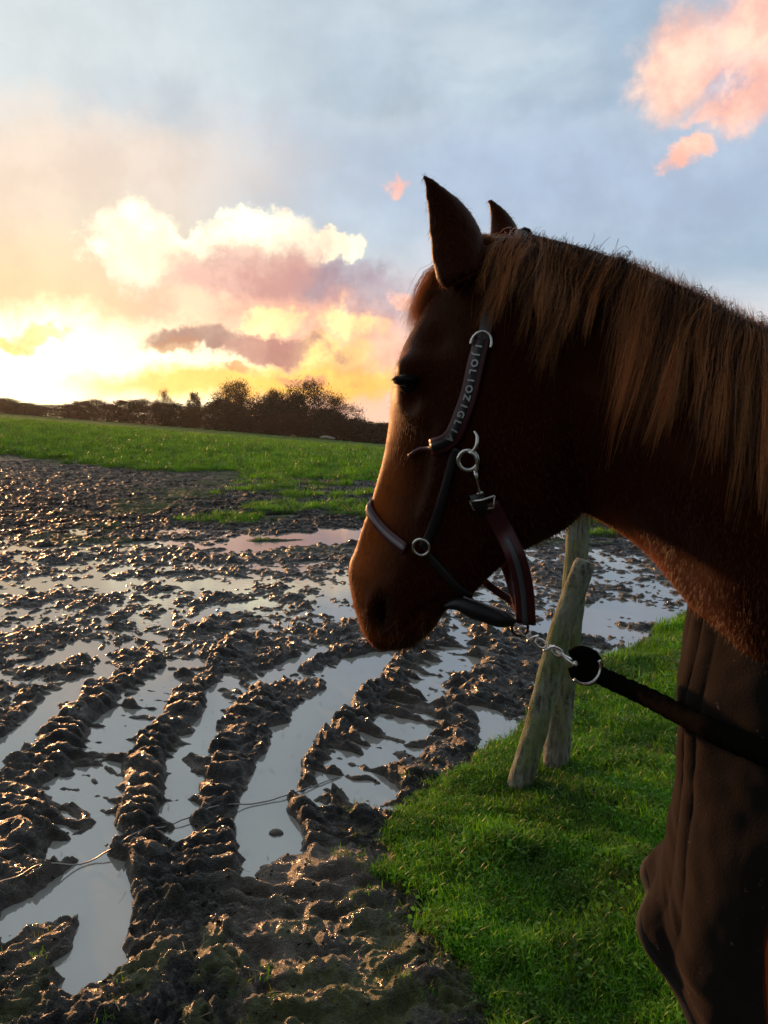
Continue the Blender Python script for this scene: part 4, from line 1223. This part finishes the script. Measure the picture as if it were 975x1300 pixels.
def torus(c, ax, r, t_, a0=0, a1=2 * math.pi, n=32, stretch=1.0, along=None):
    ax = Vector(ax).normalized(); al = Vector(along) if along is not None else Vector((0, 0, 1))
    u = (al - ax * al.dot(ax)).normalized(); w = ax.cross(u)
    cl = a1 - a0 > 6.28
    pts = [Vector(c) + u * r * stretch * math.cos(a) + w * r * math.sin(a) for a in np.linspace(a0, a1, n)]
    if cl: pts.append(pts[1])
    return tube(pts, t_, 8, up=ax)
def build_halter():
    leather = simple('burgundy_leather', (.075, .012, .016), .38, 0, .35, 90, .3)
    dark = simple('black_leather', (.014, .011, .012), .42, 0, .35, 90, .3)
    pipe = simple('grey_padding', (.24, .20, .22), .5, 0, .2, 90)
    steel = simple('nickel_fittings', (.82, .79, .74), .22, 1, .1, 60)
    silver = simple('silver_lettering', (.50, .49, .48), .35, .5, .1, 60)
    root = empty('halter', tuple(HS(600, 560)), 'burgundy and black leather halter with silver fittings on the horse head', 'halter')
    def strap(name, pxs, width, th, mat, n=40, off=.003, parent=root):
        p, nn = surf(pxs, n, off); v, f, s_, m_ = ribbon(p, nn, width, th)
        return obj(name, v, f, mat, parent), p, nn
    # crown piece from the buckle up behind the ears and over to the far side
    p, nn = surf([(615, 434), (622, 400), (634, 365), (650, 325), (664, 298)], 34, .004)
    pm = np.array([list(mirror(q)) for q in p[::-1]]); nm = np.array([list((mirror(Vector(q) + POLL) - POLL)) for q in nn[::-1]])
    top = catmull([p[-3], p[-1] + np.array([0, .01, .004]), pm[0] + np.array([0, 0, .004]), pm[2]], 10)
    allp = np.concatenate([p[:-2], top[1:-1], pm[3:]]); alln = np.concatenate([nn[:-2], np.tile([0, 0, 1.0], (8, 1)), nm[3:]])
    v, f, _, _ = ribbon(allp, alln, .018, .004); obj('crown_strap', v, f, simple('grey_webbing', (.07, .075, .08), .7, 0, .3, 120, .4), root)
    # cheek strap with lettering
    cpx = [(614, 432), (605, 465), (597, 500), (586, 532), (574, 556), (552, 567)]
    cheek, cp, cn = strap('cheek_strap', cpx, .0245, .006, leather, 50, .005)
    v, f, side, nn2 = ribbon(cp, cn, .012, .0045); inner = obj('cheek_padding', v + nn2.mean(0) * .0022, f, dark, cheek)
    word = 'IJOLIOZIGLIA'
    fv = []
    seg = np.cumsum(np.r_[0, np.linalg.norm(np.diff(cp, axis=0), axis=1)])
    tot = seg[-1] * .80
    for i, ch in enumerate(word):
        cu = bpy.data.curves.new('letter', 'FONT'); cu.body = ch; cu.size = .0132; cu.extrude = .0006; cu.align_x = 'CENTER'; cu.align_y = 'CENTER'; cu.offset = .0003
        to = bpy.data.objects.new('letter', cu); COL.objects.link(to)
        lm = bpy.data.meshes.new_from_object(to.evaluated_get(bpy.context.evaluated_depsgraph_get()))
        bpy.data.objects.remove(to); bpy.data.curves.remove(cu)
        d = tot * (i + .9) / len(word)
        c = np.array([np.interp(d, seg, cp[:, q]) for q in range(3)]); nrm = np.array([np.interp(d, seg, cn[:, q]) for q in range(3)]); nrm /= np.linalg.norm(nrm)
        c2 = np.array([np.interp(d + .004, seg, cp[:, q]) for q in range(3)]); tn = c2 - c; tn -= nrm * tn.dot(nrm); tn /= np.linalg.norm(tn)
        # letters run down the strap, so they read turned by a quarter
        xax = tn; yax = np.cross(nrm, xax)
        Mx = Matrix(((xax[0], yax[0], nrm[0], c[0] + nrm[0] * .0062), (xax[1], yax[1], nrm[1], c[1] + nrm[1] * .0062), (xax[2], yax[2], nrm[2], c[2] + nrm[2] * .0062), (0, 0, 0, 1)))
        lm.transform(Mx); link('letter', lm, silver, cheek)
    # forward tongue of the cheek piece towards the face
    strap('cheek_tongue', [(572, 558), (552, 568), (535, 569), (521, 579)], .007, .004, leather, 24, .003)
    # buckle frame at the top
    bl, bn = hit(611, 450); bx, _ = hit(619, 420)
    v1 = torus(bl + bn * .010 - (bl - bx).normalized() * .012, bn, .0150, .0019, -1.75, 1.75, along=(bx - bl), stretch=1.15)
    pa, pn_ = hit(599, 470); pa2, _ = hit(604, 444)
    v2 = tube([pa + pn_ * .010, pa2 + pn_ * .010], .0018, 8)
    v, f = v1; obj('buckle', v, f, steel, root)
    # lower cheek strap
    strap('lower_cheek_strap', [(580, 568), (572, 600), (560, 640), (545, 680), (537, 694)], .013, .004, dark, 34)
    # noseband, near half and mirrored far half
    npx = [(467, 640), (478, 660), (496, 680), (517, 697)]
    p, nn = surf(npx, 26, .004)
    topc = near_top = None
    t0, tn0 = BV.find_nearest(HS(463, 634))[:2]
    pm = np.array([list(mirror(q)) for q in p]); nm = np.array([list((mirror(Vector(q) + POLL) - POLL)) for q in nn])
    allp = np.concatenate([p[::-1], [list(t0 + tn0 * .004)], pm]); alln = np.concatenate([nn[::-1], [list(tn0)], nm])
    for it in range(4): allp[20:33] = (allp[19:32] + 2 * allp[20:33] + allp[21:34]) / 4
    v, f, _, n3 = ribbon(allp, alln, .019, .005); nb = obj('noseband', v, f, leather, root)
    v, f, _, n3 = ribbon(allp + n3 * .0022, alln, .007, .004); obj('piping', v, f, pipe, nb)
    r1, rn = hit(536, 693)
    v, f = torus(r1 + rn * .006, rn, .0125, .0022); obj('side_ring', v, f, steel, root)
    rm_ = mirror(r1); v, f = torus(rm_ - Lh * .006, Lh, .0125, .0022); obj('side_ring', v, f, steel, root)
    # jaw strap from the side ring to the chin pad
    p, nn = surf([(540, 700), (560, 722), (580, 744), (596, 756)], 24, .003)
    end = [list(HS(606, 766, .03)), list(HS(622, 774, .02))]
    p = np.concatenate([p, end]); nn = np.concatenate([nn, [list(Lh)] * 2])
    v, f, _, _ = ribbon(p, nn, .012, .004); obj('jaw_strap', v, f, dark, root)
    far = [mirror(r1), HS(600, 745, -.05), HS(640, 770, -.035), HS(660, 786, -.005)]
    v, f, _, _ = ribbon(catmull(far, 16), [list(-Lh)] * 16, .012, .004); obj('jaw_strap', v, f, leather, root)
    pad = catmull([HS(574, 764, .032), HS(592, 762, .03), HS(612, 770, .025), HS(635, 781, .016), HS(654, 790, .005)], 20)
    v, f = tube(pad, np.interp(np.linspace(0, 1, 20), [0, .15, .45, .8, 1], [.003, .008, .0150, .0135, .006]), 12); obj('chin_pad', v, f, dark, root)
    v, f = tube(pad[6:] + np.array([0, -.004, .0135]), .0013, 6); obj('pad_piping', v, f, pipe, root)
    # throat straps hanging to the ring
    def free(name, pts, w, mat, th=.005, nd=None):
        c = catmull(pts, 22); v, f, _, n3 = ribbon(c, [list(nd or Lh)] * 22, w, th); return obj(name, v, f, mat, root), c, n3
    a1, _ = hit(640, 668, .006); a0, _ = hit(622, 636, .006)
    o, c, n3 = free('throat_strap', [a0, a1, HS(668, 700, .05), HS(672, 740, .03), HS(670, 790, .008)], .029, leather)
    v, f, _, _ = ribbon(c[7:] + n3[7:] * .003, [list(Lh)] * 15, .008, .003); obj('strap_keeper', v, f, simple('grey_edge', (.10, .10, .12), .5), o)
    free('far_throat_strap', [HS(618, 690, -.04), HS(634, 722, -.035), HS(650, 756, -.02), HS(664, 784, -.002)], .021, leather)
    # clip, ring and slide under the cheek strap
    def SP_(px, py, off): return hit(px, py, off)[0]
    c1, n1 = hit(598, 582)
    v, f = torus(c1 + n1 * .010, (n1 + Vector((.2, 0, .1))), .0135, .0031); obj('throat_ring', v, f, steel, root)
    v, f = tube(catmull([SP_(604, 547, .008), SP_(609, 555, .010), SP_(608, 566, .012), SP_(601, 574, .012)], 14), np.interp(np.linspace(0, 1, 14), [0, .5, 1], [.0018, .0032, .0022]), 8); obj('hook', v, f, steel, root)
    b1 = tube(catmull([SP_(600, 572, .014), SP_(608, 576, .014), SP_(611, 590, .013), SP_(608, 596, .012)], 10), .0026, 8)
    b2 = tube([SP_(608, 594, .012), SP_(610, 606, .011), SP_(613, 622, .010)], [.0032, .0020, .0020], 8)
    b3 = tube([SP_(608, 623, .010), SP_(617, 620, .010)], .0022, 8)
    v, f = merge([b1, b2, b3]); obj('snap_clip', v, f, steel, root)
    v, f = merge([tube([SP_(600, 631, .011), SP_(615, 629, .012), SP_(631, 624, .011)], .0019, 8), tube([SP_(600, 631, .011), SP_(604, 643, .009), SP_(630, 640, .009), SP_(631, 624, .011)], .0013, 8)])
    obj('slide_buckle', v, f, steel, root)
    v, f, _, _ = ribbon([SP_(607, 624, .006), SP_(612, 634, .009), SP_(618, 648, .008)], [list(n1)] * 3, .022, .005); obj('slide_keeper', v, f, dark, root)
    return steel, dark
STEEL, DARK = build_halter()

# ------------------------------------------------------------------ lead rope
def build_lead():
    rope = simple('black_fibre_rope', (.006, .005, .004), .95, 0, .4, 120, .6, spec=.0)
    root = empty('lead_rope', tuple(P(735, 848, 1.09)), 'black lead rope with chain and snap clip running from the halter to the right edge', 'lead rope')
    k0 = HS(660, 797, .0)
    v, f = torus(k0, Lh + Vector((.5, 0, 0)), .012, .0022); obj('chin_ring', v, f, DARK, root)
    k1 = P(712, 830, 1.12)
    n = 5
    d = (k1 - k0); along = d.normalized()
    for i in range(n):
        q = (i + .55) / n; c = k0.lerp(k1, q) - Vector((0, 0, .004 * math.sin(q * 3.14)))
        ax = Vector((.2, -1, .3)) if i % 2 == 0 else Vector((-.45, .35, 1))
        v, f = torus(c, ax, .0058, .0019, stretch=1.6, along=along, n=20); obj('chain_link', v, f, STEEL, root)
    k2 = P(738, 850, 1.10)
    sn = catmull([k1.lerp(k2, -.55), k1.lerp(k2, 0), k1.lerp(k2, .45), k2], 16)
    v, f = tube(sn, np.interp(np.linspace(0, 1, 16), [0, .25, .45, .7, .85, 1], [.0016, .0036, .0026, .0050, .0046, .0056]), 10); sc = obj('snap_clip', v, f, STEEL, root)
    v, f = uv_sphere(P(731, 843, 1.085), .0050, 8, 12); obj('clip_knob', v, f, STEEL, sc)
    cc = P(742, 848, 1.09)
    # doubled rope end round the ring
    end = catmull([P(726, 833, 1.10), P(738, 828, 1.095), P(752, 834, 1.085), P(757, 849, 1.08), P(748, 862, 1.08), P(734, 858, 1.085), P(729, 846, 1.09)], 26)
    v1 = tube(end, .0100, 12); v2 = uv_sphere(P(742, 847, 1.09), .0150, 12, 16)
    v, f = merge([v1, v2]); obj('rope_eye', v, f, rope, root)
    v, f = torus(P(743, 848, 1.055), (.15, -1, .12), .0228, .0024, -2.6, .25, n=40, along=(1, 0, .2)); obj('rope_ring', v, f, STEEL, root)
    pts = catmull([P(750, 852, 1.08), P(780, 866, 1.05), P(820, 884, .99), P(865, 907, .90), P(915, 932, .80), P(975, 957, .70), P(1050, 985, .64), P(1120, 1000, .68), P(1150, 1030, .64), P(1155, 1120, .62), P(1140, 1250, .60), P(1130, 1400, .60)], 240)
    v, f = tube(pts, .0118, 16)
    # laid strands
    kk = 16; row = np.repeat(np.arange(len(v) // kk), kk); th = np.tile(np.arange(kk), len(v) // kk) / kk * 2 * math.pi
    ax = pts[np.clip(row - 1, 0, len(pts) - 1)]
    v = ax + (v - ax) * (1 + .14 * np.abs(np.sin(1.5 * th + row * .42)) + .10 * pn(row * .6, th * 2, 9))[:, None]
    body = obj('rope', v, f, rope, root)
    n = 5000; i = rng.integers(0, len(pts) - 1, n); d = rng.normal(0, 1, (n, 3)); d /= np.linalg.norm(d, axis=1)[:, None]
    b0 = pts[i] + d * .011; V = np.stack([b0, b0 + rng.normal(0, .0004, (n, 3)) + .0004, b0 + d * rng.uniform(.002, .006, (n, 1)) + rng.normal(0, .0012, (n, 3))], 1).reshape(-1, 3)
    o = obj('rope_fuzz', V, np.arange(n * 3).reshape(-1, 3), rope, body); tag(o, kind='stuff')
build_lead()

# ------------------------------------------------------------------ evening haze over the fields
def build_haze():
    x0, x1, y0, y1, z0, z1 = -1700, 1700, -1700, 1700, -20, 16.5
    v = [(x, y, z) for z in (z0, z1) for y in (y0, y1) for x in (x0, x1)]
    f = [(0, 2, 3, 1), (4, 5, 7, 6), (0, 1, 5, 4), (2, 6, 7, 3), (0, 4, 6, 2), (1, 3, 7, 5)]
    m = bpy.data.materials.new('haze'); m.use_nodes = True; t = NT(m.node_tree); t.n.clear()
    pv = t.new('ShaderNodeVolumePrincipled'); pv.inputs['Color'].default_value = (.9, .88, .86, 1)
    pv.inputs['Density'].default_value = .00016; pv.inputs['Anisotropy'].default_value = .6
    out = t.new('ShaderNodeOutputMaterial'); t.l.new(pv.outputs[0], out.inputs['Volume'])
    o = obj('haze', v, f, m, smooth=False); tag(o, kind='stuff')
build_haze()
